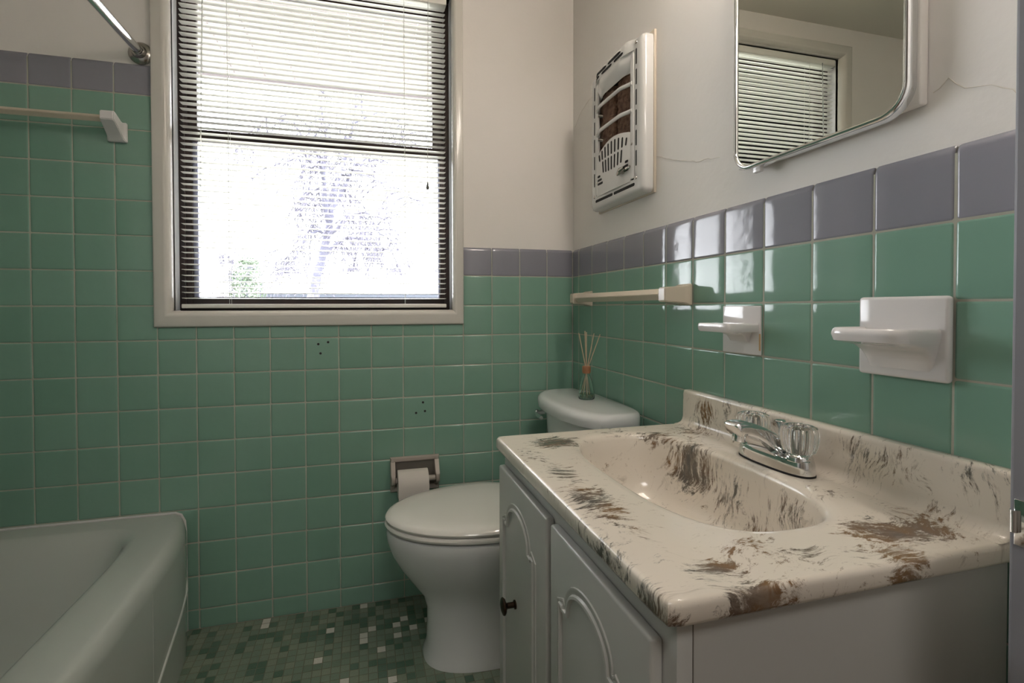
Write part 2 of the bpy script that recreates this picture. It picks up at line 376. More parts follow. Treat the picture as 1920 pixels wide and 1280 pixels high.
rects = []
rows_y = [0.0] + [-(m_ * S + .0536) for m_ in range(0, 13)]
YF = -1.45
for a, b_ in zip(rows_y, rows_y[1:]):
    b2 = max(b_, YF)
    if a <= b2: continue
    for j in range(0, 12):
        z1, z0 = zrow(j), max(zrow(j + 1), 0.0)
        rects.append((b2, a, z0, TOPR if j == 0 else z1, 3 if j == 0 else 2, j == 0))
def right_extra(bm):
    box(bm, .006, .16, YF - .12, .006, -.12, ZCEIL)
    n0 = len(bm.faces); box(bm, .0012, .0062, YF, -.0015, 0, TOPR - .013); bm.faces.ensure_lookup_table()
    for f in bm.faces[n0:]: f.material_index = 1
wall_right = tiled_wall('wall_right', lambda u, v, h: Vector((-h, u, v)), rects, right_extra)

rects = [(max(-1.45, -(k + 1) * S), -k * S, max(0.0, zrow(j + 1)), TOPL if j == -5 else zrow(j), 3 if j == -5 else 2, j == -5)
         for k in range(14) for j in range(-5, 12)]
def left_extra(bm):
    box(bm, -2.25, -2.106, YF - .12, .006, -.12, ZCEIL)
    n0 = len(bm.faces); box(bm, -2.106, -2.1012, YF, -.0015, 0, TOPL - .002); bm.faces.ensure_lookup_table()
    for f in bm.faces[n0:]: f.material_index = 1
tiled_wall('wall_left', lambda u, v, h: Vector((-2.1 + h, u, v)), rects, left_extra)

# front wall with the doorway the camera looks through
JX, JL, DTOP = -0.222, -1.06, 2.04
bm = B(); box(bm, JX, .16, YF - .12, YF, -.12, ZCEIL); box(bm, -2.25, JL, YF - .12, YF, -.12, ZCEIL); box(bm, JL, JX, YF - .12, YF, DTOP, ZCEIL)
structure(ob('wall_front', bm, M['plaster'], smooth=False))
M['jamb'] = mat('jamb_paint', (0.27, 0.265, 0.29), 0.5)
bm = B(); box(bm, JX - .001, JX + .014, YF - .13, YF + .006, 0, DTOP, .003); box(bm, JL - .014, JL + .001, YF - .13, YF + .006, 0, DTOP, .003)
box(bm, JL - .014, JX + .014, YF - .13, YF + .006, DTOP - .001, DTOP + .014, .003)
o = structure(ob('trim_1', bm, M['jamb'], smooth=False))
bm = B(); box(bm, -2.25, .16, YF - .12, .16, ZCEIL, ZCEIL + .1); structure(ob('ceiling', bm, M['ceiling'], smooth=False))
bm = B(); box(bm, -2.25, .16, YF - .12, .16, -.12, 0.0); structure(ob('floor', bm, M['mosaic'], smooth=False))
# hallway behind the camera
M['hall'] = mat('hall_paint', (0.55, 0.51, 0.45), 0.6); M['hallfloor'] = mat('hall_floor', (0.22, 0.14, 0.08), 0.4, var=(6, (0.15, 0.09, 0.05), .7))
bm = B(); box(bm, -2.25, .8, -3.0, YF - .12, -.12, 0); structure(ob('floor_hall', bm, M['hallfloor'], smooth=False))
bm = B(); box(bm, -2.25, .8, -3.0, YF - .12, ZCEIL, ZCEIL + .1); structure(ob('ceiling_hall', bm, M['ceiling'], smooth=False))
bm = B(); box(bm, -2.25, .8, -3.1, -3.0, -.12, ZCEIL + .1); structure(ob('wall_hall_front', bm, M['hall'], smooth=False))
bm = B(); box(bm, -2.35, -2.25, -3.1, YF - .12, -.12, ZCEIL + .1); structure(ob('wall_hall_left', bm, M['hall'], smooth=False))
bm = B(); box(bm, .8, .9, -3.1, YF - .12, -.12, ZCEIL + .1); box(bm, .16, .8, YF - .12, YF, -.12, ZCEIL); structure(ob('wall_hall_right', bm, M['hall'], smooth=False))

# old screw holes in the back wall, and paint cracks in the right wall
for hx, hz in [(-.944, .922), (-.912, .928), (-.937, .890), (-.587, .703), (-.612, .666), (-.580, .671)]:
    bm = B(); lathe(bm, [(.0041, 0), (.0041, .0006), (.0036, .0008)], (hx, 0, hz), 'y', 14)
    bmesh.ops.translate(bm, verts=bm.verts, vec=(0, -.0008, 0))
    ob('screw_hole', bm, M['black'], wall_back, label='small black screw hole')  # disc on the tile face, hole shade given by its black colour
M['crackp'] = mat('cracked_paint', (0.66, 0.61, 0.55), 0.6)
def crack(pts, r=.0009):
    bm = B(); P = []
    for (y0, z0), (y1, z1) in zip(pts, pts[1:]):
        n = max(2, int(math.hypot(y1 - y0, z1 - z0) / .012))
        P += [(.0058, y0 + (y1 - y0) * k / n + random.uniform(-1, 1) * .0015, z0 + (z1 - z0) * k / n + random.uniform(-1, 1) * .0022) for k in range(n)]
    P.append((.0058, *pts[-1])); tube(bm, P, [r * random.uniform(.5, 1.1) for _ in P], 6)
    ob('paint_crack', bm, M['crackp'], wall_right, label='fine crack in the wall paint')
crack([(-.552, 1.470), (-.60, 1.448), (-.655, 1.425), (-.72, 1.405), (-.80, 1.392)])
crack([(-1.232, 1.352), (-1.25, 1.365), (-1.27, 1.345), (-1.30, 1.335), (-1.32, 1.318), (-1.335, 1.302)])
crack([(-.013, 1.745), (-.05, 1.775), (-.13, 1.80), (-.2, 1.80)], .0007)

# ------------------------------------------------------------------ window
win = thing('window_1', '', '', (-.93, .0, WZ0)); del win['label']; del win['category']; structure(win)
# casing: moulded profile mitred round the opening (w from outer edge, h out from the wall)
bm = B()
prof = [(0, -.007), (0, .007), (.002, .010), (.006, .0115), (.5, .012), (.62, .0135), (.72, .012), (.84, .0075), (.93, .001), (.985, -.008), (1, -.018), (1, -.03)]
def cas(w, h):
    f = w if w > .01 else w / .05
    def lerp(a, b): return a + (b - a) * f
    x0, x1, z0, z1 = lerp(CX0, WX0), lerp(CX1, WX1), lerp(CZ0, WZ0), lerp(CZ1, WZ1)
    return [(x0, -h, z0), (x1, -h, z0), (x1, -h, z1), (x0, -h, z1)]
loft(bm, [cas(w, h) for w, h in prof])
trim = structure(ob('trim_2', bm, M['trim']))
# reveal lining
bm = B(); t = .004
for (a, b_, c, d) in [(WX0 - t, WX0, WZ0 - t, WZ1 + t), (WX1, WX1 + t, WZ0 - t, WZ1 + t)]: box(bm, a, b_, .02, .16, c, d)
box(bm, WX0, WX1, .02, .16, WZ0 - t, WZ0); box(bm, WX0, WX1, .02, .16, WZ1, WZ1 + t)
ob('reveal', bm, M['vinyl'], win, smooth=False)
def frame(bm, x0, x1, z0, z1, l, r, b_, t_, y0, y1, bev=.002):
    box(bm, x0, x0 + l, y0, y1, z0, z1, bev, 1); box(bm, x1 - r, x1, y0, y1, z0, z1, bev, 1)
    box(bm, x0 + l - .001, x1 - r + .001, y0, y1, z0, z0 + b_, bev, 1); box(bm, x0 + l - .001, x1 - r + .001, y0, y1, z1 - t_, z1, bev, 1)
bm = B(); frame(bm, WX0, WX1, WZ0, WZ1, .018, .018, .022, .02, .070, .15)
ob('frame', bm, M['bronze'], win, smooth=False)
us = B(); frame(us, -1.372, -.488, 1.62, 2.172, .034, .046, .034, .03, .104, .124)
us = ob('upper_sash', us, M['bronze'], win, smooth=False)
bm = B(); box(bm, -1.345, -.52, .1135, .1165, 1.64, 2.15); ob('pane', bm, M['pane'], us, smooth=False)
ls = B(); frame(ls, -1.372, -.488, 1.050, 1.648, .024, .022, .034, .040, .078, .098)
box(ls, -1.366, -.494, .075, .080, 1.612, 1.622)
ls = ob('lower_sash', ls, M['bronze'], win, smooth=False)
bm = B(); box(bm, -1.355, -.50, .0865, .0895, 1.07, 1.625); ob('pane', bm, M['pane'], ls, smooth=False)
bm = B(); frame(bm, -1.350, -.508, 1.080, 1.612, .017, .008, .004, .003, .090, .0975, .001)
ob('screen_track', bm, M['track'], ls, smooth=False, label='lavender grey metal strip inside the sash')

# ------------------------------------------------------------------ venetian blind
YB = .034; BX0, BX1 = -1.366, -.4955
bl = thing('venetian_blind', 'white aluminium mini blind hanging in the window with its slats open', 'window blind', (-.93, YB, 2.185))
bm = B(); box(bm, BX0 - .004, BX1 + .004, YB - .014, YB + .014, 2.156, 2.186, .003); ob('headrail', bm, M['slat'], bl)
bm = B(); box(bm, BX0, BX1, YB - .0115, YB + .0115, 1.046, 1.060, .003); ob('bottom_rail', bm, M['slat'], bl)
bm = B(); rings = []
nx = 10; ny = 8
for i in range(nx + 1):
    x = BX0 + (BX1 - BX0) * i / nx; sag = .0012 * (1 - (2 * i / nx - 1) ** 2)
    top = []; bot = []
    for k in range(ny + 1):
        s_ = -1 + 2 * k / ny; y = .0122 * s_; z = .0026 * (1 - s_ * s_) - .0004 * s_ - sag
        inset = 0
        if i in (0, nx): inset = .004 * max(0, abs(s_) - .6) / .4 * (1 if i == 0 else -1)
        top.append((x + inset, y, z + .00012)); bot.append((x + inset, y, z - .00012))
    rings.append(top + bot[::-1])
loft(bm, rings, True, True, True)
bmesh.ops.translate(bm, verts=bm.verts, vec=wloc(bl) - Vector((wloc(bl).x, YB, wloc(bl).z)) + Vector((0, YB, wloc(bl).z)))
sl0 = ob('slat', bm, M['slat'], bl); base0 = Vector((0, 0, 1.078 - 2.185)); sl0.location = base0
PITCH = .01868
for k in range(1, 58):
    s_ = sl0.copy(); SC.collection.objects.link(s_); s_.parent = bl
    s_.location = base0 + Vector((0, 0, k * PITCH)); s_.rotation_euler = (random.uniform(-1, 1) * .035 + (.12 if k > 53 else 0), random.uniform(-1, 1) * .0005, 0)
    s_.location.z += random.uniform(-1, 1) * .0004
for cx in (-1.223, -.646):
    for yy in (-.0128, .0128):
        bm = B(); tube(bm, [(cx, YB + yy, 1.058), (cx + .001, YB + yy, 1.6), (cx, YB + yy, 2.158)], .0007, 6); ob('ladder_cord', bm, M['cord'], bl)
bm = B(); tube(bm, [(-1.290, YB - .018, 2.16), (-1.298, YB - .019, 1.8), (-1.304, YB - .02, 1.44)], .0022, 6)
tube(bm, [(-1.304, YB - .02, 1.445), (-1.304, YB - .02, 1.432)], [.0035, .0032], 8); ob('tilt_wand', bm, M['wand'], bl)
bm = B(); tube(bm, [(-.560, YB - .017, 2.16), (-.5625, YB - .019, 1.8), (-.5645, YB - .019, 1.50)], .0009, 6); ob('pull_cord', bm, M['cord'], bl)
bm = B(); lathe(bm, [(.0015, 0), (.003, -.003), (.0042, -.010), (.0055, -.024), (.0045, -.026)], (-.5645, YB - .019, 1.502)); ob('tassel', bm, M['tassel'], bl)

# ------------------------------------------------------------------ outdoors
bm = B()
x = -3.4
while x < 1.6:
    box(bm, x, x + .148, .17, 1.14, 2.300, 2.312, .003, 1); x += .15
ob_e = ob('roof_eave', bm, M['siding'], smooth=False)
tag(ob_e, 'pale boarded underside of the roof eave above the window outdoors', 'eave')
bm = B(); box(bm, -3.4, 1.6, 1.14, 1.165, 2.285, 2.42, .002, 1); ob('fascia', bm, M['siding'], ob_e, smooth=False)
bm = B(); bmesh.ops.create_grid(bm, x_segments=30, y_segments=30, size=45)
for v in bm.verts: v.co.z = -1.0 + math.sin(v.co.x * .3) * .08; v.co.y += 45.17
structure(ob('ground', bm, M['lawn']))
gar = thing('garage', 'white roofed garage with pale blue wall behind the bare tree', 'building', (-1.0, 17, -1.0))
bm = B(); box(bm, -4.2, 2.6, 15.3, 19.5, -1.0, 1.62); wl = ob('wall', bm, M['garage'], gar, smooth=False)
bm = B(); v = [bm.verts.new(p) for p in [(-4.5, 15.0, 1.55), (3.0, 15.0, 1.55), (3.0, 19.8, 1.55), (-4.5, 19.8, 1.55), (-3.6, 17.0, 2.30), (2.2, 17.0, 2.30), (2.2, 17.6, 2.30), (-3.6, 17.6, 2.30)]]
for f in [(0, 1, 5, 4), (1, 2, 6, 5), (2, 3, 7, 6), (3, 0, 4, 7), (4, 5, 6, 7), (3, 2, 1, 0)]: bm.faces.new([v[i] for i in f])
ob('roof', bm, M['roof'], gar, smooth=False)

def limb(bm, pts, r0, r1, n=7, jit=.0):
    P = [Vector(p) for p in pts]; Q = []
    for a, b_ in zip(P, P[1:]):
        for k in range(3): Q.append(a.lerp(b_, k / 3))
    Q.append(P[-1])
    Q = [q + Vector((random.uniform(-jit, jit), random.uniform(-jit, jit), random.uniform(-jit, jit))) for q in Q]
    m_ = len(Q); tube(bm, Q, [r0 + (r1 - r0) * (k / (m_ - 1)) ** .8 for k in range(m_)], n, True)
    return Q
def weep(bm, start, d, L_, r, depth):
    p = Vector(start); d = Vector(d).normalized(); pts = [p.copy()]
    n = 6
    for k in range(n):
        d = (d + Vector((random.uniform(-.35, .35), random.uniform(-.35, .35), random.uniform(-.25, .15) - .07 * k))).normalized()
        p = p + d * L_ / n; pts.append(p.copy())
    tube(bm, pts, [max(.005, r * (1 - .75 * k / n)) for k in range(n + 1)], 4, False)
    if depth > 0:
        for k in range(1, n + 1):
            for _ in range(2 if k > 1 else 1):
                dd = (d + Vector((random.uniform(-1, 1), random.uniform(-1, 1), random.uniform(-.7, .8)))).normalized()
                weep(bm, pts[k], dd, L_ * random.uniform(.4, .65), r * .5, depth - 1)
# bare weeping tree: trunk and main limbs, metres, seven metres beyond the wall
D = 7.6
def tp(px, py, dy=0.0):
    k = (D + dy + 1.746773)
    u, v = (px - 919.84) / 903.035, (590.265 - py) / 903.035
    d = Fv + Rv * u + Uv * v; s_ = k / d.y
    return Vector((-.7907 + d.x * s_, D + dy, 1.04545 + d.z * s_))
tr = thing('bare_tree', 'tall bare weeping tree rising in the middle of the window view', 'tree', (tp(588, 560).x, D, -1.0))
bm = B()
b0 = tp(588, 575)
mains = [([(b0.x, D, -1.0), b0, tp(592, 530), tp(602, 490), tp(612, 450), tp(618, 415), tp(620, 385), tp(628, 350)], .10, .055),
         ([tp(594, 520), tp(582, 560), (tp(578, 575).x, D - .3, -1.0)], .06, .09),
         ([tp(628, 352), tp(638, 320, .2), tp(650, 285, .4), tp(662, 230, .5), tp(670, 150, .6), tp(668, 60, .6)], .055, .02),
         ([tp(616, 420), tp(608, 370, -.2), tp(607, 330, -.3), tp(600, 300, -.4), tp(588, 275, -.6), tp(570, 280, -.8), tp(550, 300, -1)], .05, .012),
         ([tp(618, 400), tp(634, 375, .3), tp(650, 340, .5), tp(665, 310, .6), tp(690, 296, .8), tp(720, 300, 1)], .045, .010),
         ([tp(614, 445), tp(632, 428, -.3), tp(655, 400, -.5), tp(685, 398, -.7), tp(706, 412, -.9), tp(712, 440, -1)], .045, .008),
         ([tp(606, 480), tp(625, 462, .3), tp(650, 445, .4), tp(690, 450, .5), tp(712, 462, .6), tp(735, 472, .7)], .04, .006),
         ([tp(620, 385), tp(598, 360, .4), tp(580, 355, .5), tp(560, 375, .7), tp(552, 410, .8)], .03, .006),
         ([tp(612, 440), tp(595, 432, -.3), tp(575, 440, -.5), tp(560, 470, -.7), tp(548, 500, -.8)], .03, .006),
         ([tp(607, 340, -.3), tp(612, 250, -.2), tp(600, 170, -.1), tp(612, 80, 0)], .03, .012),
         ([tp(640, 318, .2), tp(690, 330, .3), tp(730, 350, .5), tp(750, 390, .7)], .022, .005),
         ([tp(662, 230, .5), tp(710, 210, .3), tp(760, 230, .2), tp(790, 290, .1)], .025, .005),
         ([tp(600, 300, -.4), tp(550, 230, -.7), tp(500, 220, -.9), tp(460, 270, -1.1)], .022, .005)]
LQ = []
for pts, r0, r1 in mains: LQ.append((limb(bm, pts, r0, r1, 8, .012), r1))
ob('trunk', bm, M['tree'], tr)
bm = B(); random.seed(21)
for qs, r1 in LQ[2:]:
    for q in qs[4:]:
        for _ in range(2):
            weep(bm, q, (random.uniform(-1, 1), random.uniform(-1, 1), random.uniform(-.7, .6)), random.uniform(.35, .9), .014, 1)
ob('twigs', bm, M['twig'], tr)
# thicket of young trees farther off
random.seed(5)
def back_tree(x, y, h, label):
    t_ = thing('bare_sapling', label, 'tree', (x, y, -1.0), 'bare trees of the thicket behind the garage')
    bm = B(); limb(bm, [(x, y, -1), (x + .1, y, -1 + h * .4), (x - .1, y, -1 + h * .75), (x + .05, y, -1 + h)], .05, .012, 6, .03); ob('trunk', bm, M['tree'], t_)
    bm = B()
    for k in range(22):
        z = -1 + h * random.uniform(.45, 1)
        weep(bm, (x, y, z), (random.uniform(-1, 1), random.uniform(-1, 1), random.uniform(0, .9)), random.uniform(.5, 1.1), .012, 2)
    ob('twigs', bm, M['twig'], t_)
for x, y, h, lb in [(-7.4, 26, 4.9, 'leftmost bare tree of the far thicket seen at the left window sash'), (-4.4, 22.0, 4.7, 'bare tree of the far thicket right behind the evergreen shrub'), (-1.6, 26.5, 5.2, 'bare tree of the far thicket directly left of the big weeping tree'), (1.0, 22.2, 4.6, 'bare tree of the far thicket directly right of the big weeping tree'), (4.0, 26.0, 5.0, 'rightmost bare tree of the far thicket, near the right sash')]:
    back_tree(x, y, h, lb)
random.seed(9)
sh = thing('evergreen_shrub', 'green leafy shrub at the left end of the garage', 'shrub', (-3.85, 12.6, -1.0))
bm = B(); tube(bm, [(-3.85, 12.6, -1), (-3.8, 12.6, .6), (-3.9, 12.6, 1.9)], [.06, .045, .02], 7); ob('stem', bm, M['tree'], sh)
bm = B()
for k in range(2600):
    a = random.uniform(0, 2 * PI); t_ = random.random() ** .5; h = random.random()
    rr = .62 * (1 - abs(h - .35) ** 1.3) * t_
    p = Vector((-3.85 + math.cos(a) * rr, 12.6 + math.sin(a) * rr, -.6 + 3.0 * h)); q = Vector((random.uniform(-1, 1), random.uniform(-1, 1), random.uniform(-1, 1))).normalized()
    w = q.orthogonal().normalized(); L_ = random.uniform(.05, .09)
    vv = [bm.verts.new(p + w * L_ * .3), bm.verts.new(p + q * L_), bm.verts.new(p - w * L_ * .3), bm.verts.new(p - q * L_)]; bm.faces.new(vv)
ob('foliage', bm, M['leaf'], sh, smooth=False)
# ------------------------------------------------------------------ bathtub
def xout(y): return -1.295 - .062 * math.exp(y / .12)
tub = thing('bathtub', 'pale green enamelled bathtub against the green tiles below the left towel bar', 'bathtub', (-1.70, -.72, 0))
N_ = 128
TX0, TY0, TY1 = -2.0985, -1.447, -.0025
def rect_ring(inset, z, outer=True):
    pts = []
    cx, cy = -1.70, (TY0 + TY1) / 2
    for k in range(N_):
        a = 2 * PI * k / N_; dx, dy = math.cos(a), math.sin(a)
        t_ = 9
        x1 = -1.295 - inset
        for it in range(1):
            cand = []
            if dy > 0: cand.append((TY1 - (inset if False else 0) - cy) / dy)
            if dy < 0: cand.append((TY0 - cy) / dy)
            if dx < 0: cand.append((TX0 - cx) / dx)
            if dx > 0: cand.append((x1 - cx) / dx)
            t_ = min(cand)
        x, y = cx + dx * t_, cy + dy * t_
        if dx > 0: x = min(x, xout(y) - inset)
        pts.append((x, y, z))
    return pts
def inner_ring(ix, iy0, iy1, rr, z, x0=-2.03):
    """rounded rectangle, sampled by angle"""
    pts = []; x1 = ix; cx, cy = -1.70, (TY0 + TY1) / 2
    for k in range(N_):
        a = 2 * PI * k / N_; dx, dy = math.cos(a), math.sin(a)
        hx = (x1 - cx) if dx > 0 else (cx - x0); hy = (iy1 - cy) if dy > 0 else (cy - iy0)
        n = rr
        t_ = (abs(dx / hx) ** n + abs(dy / hy) ** n) ** (-1 / n)
        pts.append((cx + dx * t_, cy + dy * t_, z))
    return pts
RZ = .388
rings = [rect_ring(.0, 0.0), rect_ring(.0, .10), rect_ring(.0, .345), rect_ring(.002, .358), rect_ring(.007, .371), rect_ring(.014, .380), rect_ring(.022, .3855), rect_ring(.032, RZ), rect_ring(.05, RZ),
         inner_ring(-1.412, -1.375, -.070, 7, RZ - .0005), inner_ring(-1.422, -1.368, -.078, 7, RZ - .003), inner_ring(-1.431, -1.36, -.088, 7, RZ - .009), inner_ring(-1.438, -1.35, -.10, 7, RZ - .02),
         inner_ring(-1.447, -1.335, -.125, 6.5, RZ - .06), inner_ring(-1.462, -1.30, -.18, 6, .22, -2.01), inner_ring(-1.478, -1.26, -.25, 5.5, .11, -1.995), inner_ring(-1.50, -1.22, -.31, 5, .07, -1.975),
         inner_ring(-1.54, -1.16, -.38, 4.5, .052, -1.93), inner_ring(-1.64, -.9, -.6, 3, .05, -1.8)]
bm = B(); loft(bm, rings, True, True, True); ob('basin', bm, M['tub'], tub)
bm = B(); P = [(xout(-.02), -.02, .19), (xout(-.10) + .0005, -.10, .182), (xout(-.20) + .0005, -.20, .163), (xout(-.3) + .0005, -.3, .135), (xout(-.4) + .0005, -.4, .095), (xout(-.5) + .0005, -.5, .04)]
tube(bm, P, .0045, 8); tube(bm, [(xout(-.405) + .0005, -.405, .345), (xout(-.405) + .0005, -.405, .09)], .0009, 6); ob('apron_ridge', bm, M['tub'], tub)
bm = B(); P = [(xout(0) + .004, -.004, .002), (xout(0) + .004, -.004, .33), (xout(0) + .002, -.004, .36), (xout(0) - .008, -.004, .382), (xout(0) - .024, -.004, RZ + .001), (-2.095, -.004, RZ + .001)]
tube(bm, P, .0042, 8); ob('caulk_bead', bm, M['caulk'], tub, label='white caulk bead where the tub meets the tiles')

# ------------------------------------------------------------------ toilet
YT = -.300
to = thing('toilet', 'white two piece toilet with closed lid between the tiled corner and the vanity', 'toilet', (-.35, YT, 0))
def egg(xc, af, ab, b_, z, n=64, p=2.0, xmax=None, cy=YT):
    r = []
    for k in range(n):
        a = 2 * PI * k / n; c, s_ = math.cos(a), math.sin(a)
        pw = 2 / p
        x = xc + (ab if c > 0 else af) * sgnpow(c, pw); y = cy + b_ * sgnpow(s_, pw)
        if xmax is not None: x = min(x, xmax)
        r.append((x, y, z))
    return r
bm = B()
R_ = [egg(-.40, .225, .20, .118, 0.0, p=2.6), egg(-.40, .222, .20, .116, .012, p=2.6), egg(-.40, .214, .20, .108, .04, p=2.5), egg(-.40, .212, .20, .102, .10, p=2.4), egg(-.40, .214, .20, .100, .15, p=2.3),
      egg(-.40, .228, .20, .108, .19, p=2.2), egg(-.405, .258, .20, .130, .235, p=2.1), egg(-.41, .285, .20, .156, .28, p=2.05), egg(-.415, .302, .21, .174, .32), egg(-.42, .310, .22, .185, .36), egg(-.42, .312, .23, .188, .384),
      egg(-.42, .309, .228, .186, .392), egg(-.42, .300, .225, .180, .3955), egg(-.42, .1, .1, .08, .3955)]
loft(bm, R_, True, True, True)
box(bm, -.26, -.02, YT - .105, YT + .105, .20, .392, .03, 4)
ob('bowl', bm, M['porcelain'], to)
bm = B()
R_ = [egg(-.425, .300, .19, .180, .400, xmax=-.255), egg(-.425, .309, .19, .188, .403, xmax=-.253), egg(-.425, .312, .19, .190, .409, xmax=-.252), egg(-.425, .309, .19, .188, .415, xmax=-.253), egg(-.425, .300, .18, .18, .418, xmax=-.255)]
loft(bm, R_, True, True, True); ob('seat', bm, M['seat'], to)
bm = B()
R_ = [egg(-.425, .300, .19, .180, .419, xmax=-.250), egg(-.425, .308, .19, .187, .4215, xmax=-.248), egg(-.425, .310, .19, .189, .427, xmax=-.247), egg(-.425, .305, .19, .185, .434, xmax=-.248), egg(-.425, .290, .18, .174, .4395, xmax=-.252),
      egg(-.425, .24, .15, .142, .443, xmax=-.26), egg(-.425, .15, .1, .09, .4455), egg(-.425, .04, .03, .03, .446)]
loft(bm, R_, True, True, True); ob('seat_lid', bm, M['seat'], to)
for s_ in (-1, 1):
    bm = B(); box(bm, -.262, -.228, YT + s_ * .075 - .018, YT + s_ * .075 + .018, .394, .432, .006); ob('hinge', bm, M['seat'], to)
def tank_ring(z, d, w, inset=0.0, n=72):
    """plan of the tank: flat back at the wall, gently bowed front"""
    pts = []; hw = w / 2; xb = -.014 - inset
    for k in range(n):
        a = 2 * PI * k / n; c, s_ = math.cos(a), math.sin(a)
        y = sgnpow(s_, .42) * hw; x = sgnpow(c, .42)
        front = d - .045 * (abs(y) / hw) ** 2.2
        xx = xb - (front - inset) * (1 - x) / 2 if True else 0
        pts.append((xx, YT - .014 + y, z))
    return pts
bm = B(); loft(bm, [tank_ring(.385, .155, .38), tank_ring(.40, .165, .392), tank_ring(.55, .178, .42), tank_ring(.706, .186, .437)], True, True, True); ob('tank', bm, M['porcelain'], to)
bm = B(); loft(bm, [tank_ring(.700, .192, .444), tank_ring(.701, .205, .464), tank_ring(.706, .210, .471), tank_ring(.722, .212, .474), tank_ring(.733, .210, .472), tank_ring(.741, .203, .464), tank_ring(.7445, .193, .452, .002), tank_ring(.7455, .178, .432, .004)], True, True, True)
ob('tank_lid', bm, M['porcelain'], to)
bm = B(); lathe(bm, [(.0, -.205), (.009, -.205), (.012, -.202), (.012, -.196), (.008, -.192), (.008, -.17)], (0, YT + .165, .672), 'x', 20)
tube(bm, [(-.203, YT + .165, .672), (-.207, YT + .14, .670), (-.207, YT + .10, .667)], [.006, .0055, .007], 10); ob('flush_lever', bm, M['chrome'], to)
# reed diffuser on the tank lid
DX, DY, DZ = -.088, -.303, .7458
rd = thing('reed_diffuser', 'small glass reed diffuser with wooden collar on the toilet tank lid', 'diffuser', (DX, DY, DZ))
bm = B(); lathe(bm, [(.001, .0), (.024, .0), (.0262, .002), (.0268, .008), (.0255, .02), (.021, .045), (.0165, .064), (.0135, .073), (.0115, .076), (.0115, .080), (.0100, .080), (.0100, .076), (.0120, .072), (.0150, .063), (.0195, .045), (.0240, .02), (.0250, .008), (.0235, .004), (.001, .004)], (DX, DY, DZ), 'z', 32, True); ob('bottle', bm, M['glass'], rd)
bm = B(); lathe(bm, [(.001, .0048), (.0225, .0048), (.0243, .008), (.0238, .017), (.001, .017)], (DX, DY, DZ), 'z', 32, True); ob('oil', bm, M['oil'], rd)
bm = B(); lathe(bm, [(.0095, .084), (.0122, .084), (.0138, .088), (.0138, .104), (.0122, .108), (.0095, .108)], (DX, DY, DZ), 'z', 28, True)
ob('collar', bm, M['wood'], rd)
for tx, ty in [(-.038, -.02), (-.024, .014), (-.010, -.02), (.001, .015), (.034, .008), (.040, -.028)]:
    bx, by = -tx * .42, -ty * .42
    bm = B(); tube(bm, [(DX + bx, DY + by, DZ + .006), (DX + tx * .06, DY + ty * .06, DZ + .098), (DX + tx * .9, DY + ty * .9, DZ + .222 - abs(tx) * .25)], .0016, 7); ob('reed', bm, M['reed'], rd)

# ------------------------------------------------------------------ toilet paper holder and roll
ph = thing('toilet_paper_holder', 'old cream ceramic toilet paper holder set into the green back wall', 'toilet paper holder', (-.617, 0, .39))
px0, px1, pz0, pz1 = -.705, -.531, .388, .512
bm = B()
def fr(f, y):
    w = .018 * f; return [(px0 + w, y, pz0 + w), (px1 - w, y, pz0 + w), (px1 - w, y, pz1 - w), (px0 + w, y, pz1 - w)]
loft(bm, [fr(0, .001), fr(0, -.006), fr(.2, -.011), fr(.6, -.012), fr(.9, -.009), fr(1, .0)]); ob('frame', bm, M['taupe'], ph)
bm = B(); box(bm, px0 + .012, px1 - .012, -.0025, .004, pz0 + .012, pz1 - .012); ob('recess', bm, M['taupe_dark'], ph)  # nearly flat panel, recess shade put into the darker ceramic colour
for xx in (px0 + .009, px1 - .009):
    bm = B()
    rings = [[(xx + sx * .008, -.004, z) for sx, z in ((-1, .408), (1, .408), (1, .502), (-1, .502))], [(xx + sx * .008, -.014, z) for sx, z in ((-1, .412), (1, .412), (1, .494), (-1, .494))],
             [(xx + sx * .0075, -.032, z) for sx, z in ((-1, .420), (1, .420), (1, .468), (-1, .468))], [(xx + sx * .007, -.045, z) for sx, z in ((-1, .426), (1, .426), (1, .456), (-1, .456))], [(xx + sx * .004, -.049, z) for sx, z in ((-1, .432), (1, .432), (1, .450), (-1, .450))]]
    loft(bm, rings, True, True, True); bmesh.ops.bevel(bm, geom=bm.edges[:], offset=.0015, segments=2, affect='EDGES'); ob('arm', bm, M['taupe'], ph)
RC = (-.040, .440)
bm = B(); lathe(bm, [(.007, px0 + .015), (.010, px0 + .017), (.010, px1 - .019), (.007, px1 - .017)], (0, RC[0], RC[1]), 'x', 20); ob('roller', bm, M['taupe'], ph)
bm = B(); X0, X1 = -.682, -.578; ro, ri = .0475, .020
zc = RC[1] - .009
lathe(bm, [(ri, X0), (ro - .001, X0), (ro, X0 + .001), (ro, X1 - .001), (ro - .001, X1), (ri, X1), (ri, X0)], (0, RC[0] - .010, zc), 'x', 48, False)
sheet = []
for k in range(9):
    a = PI / 2 + k * (PI / 2) / 8
    sheet.append((RC[0] - .010 - math.sin(a - PI / 2) * (ro + .0012), zc + math.cos(a - PI / 2) * (ro + .0012)))
sheet += [(RC[0] - .010 - ro - .0012, zc - .02), (RC[0] - .0105 - ro, zc - .045), (RC[0] - .010 - ro + .001, zc - .062)]
loft(bm, [[(X0, y, z), (X1, y, z), (X1, y + .0006, z), (X0, y + .0006, z)] for y, z in sheet], True, True, True)
tag(ob('toilet_paper_roll', bm, M['paper']), 'white toilet paper roll hanging on the ceramic wall holder', 'toilet paper')

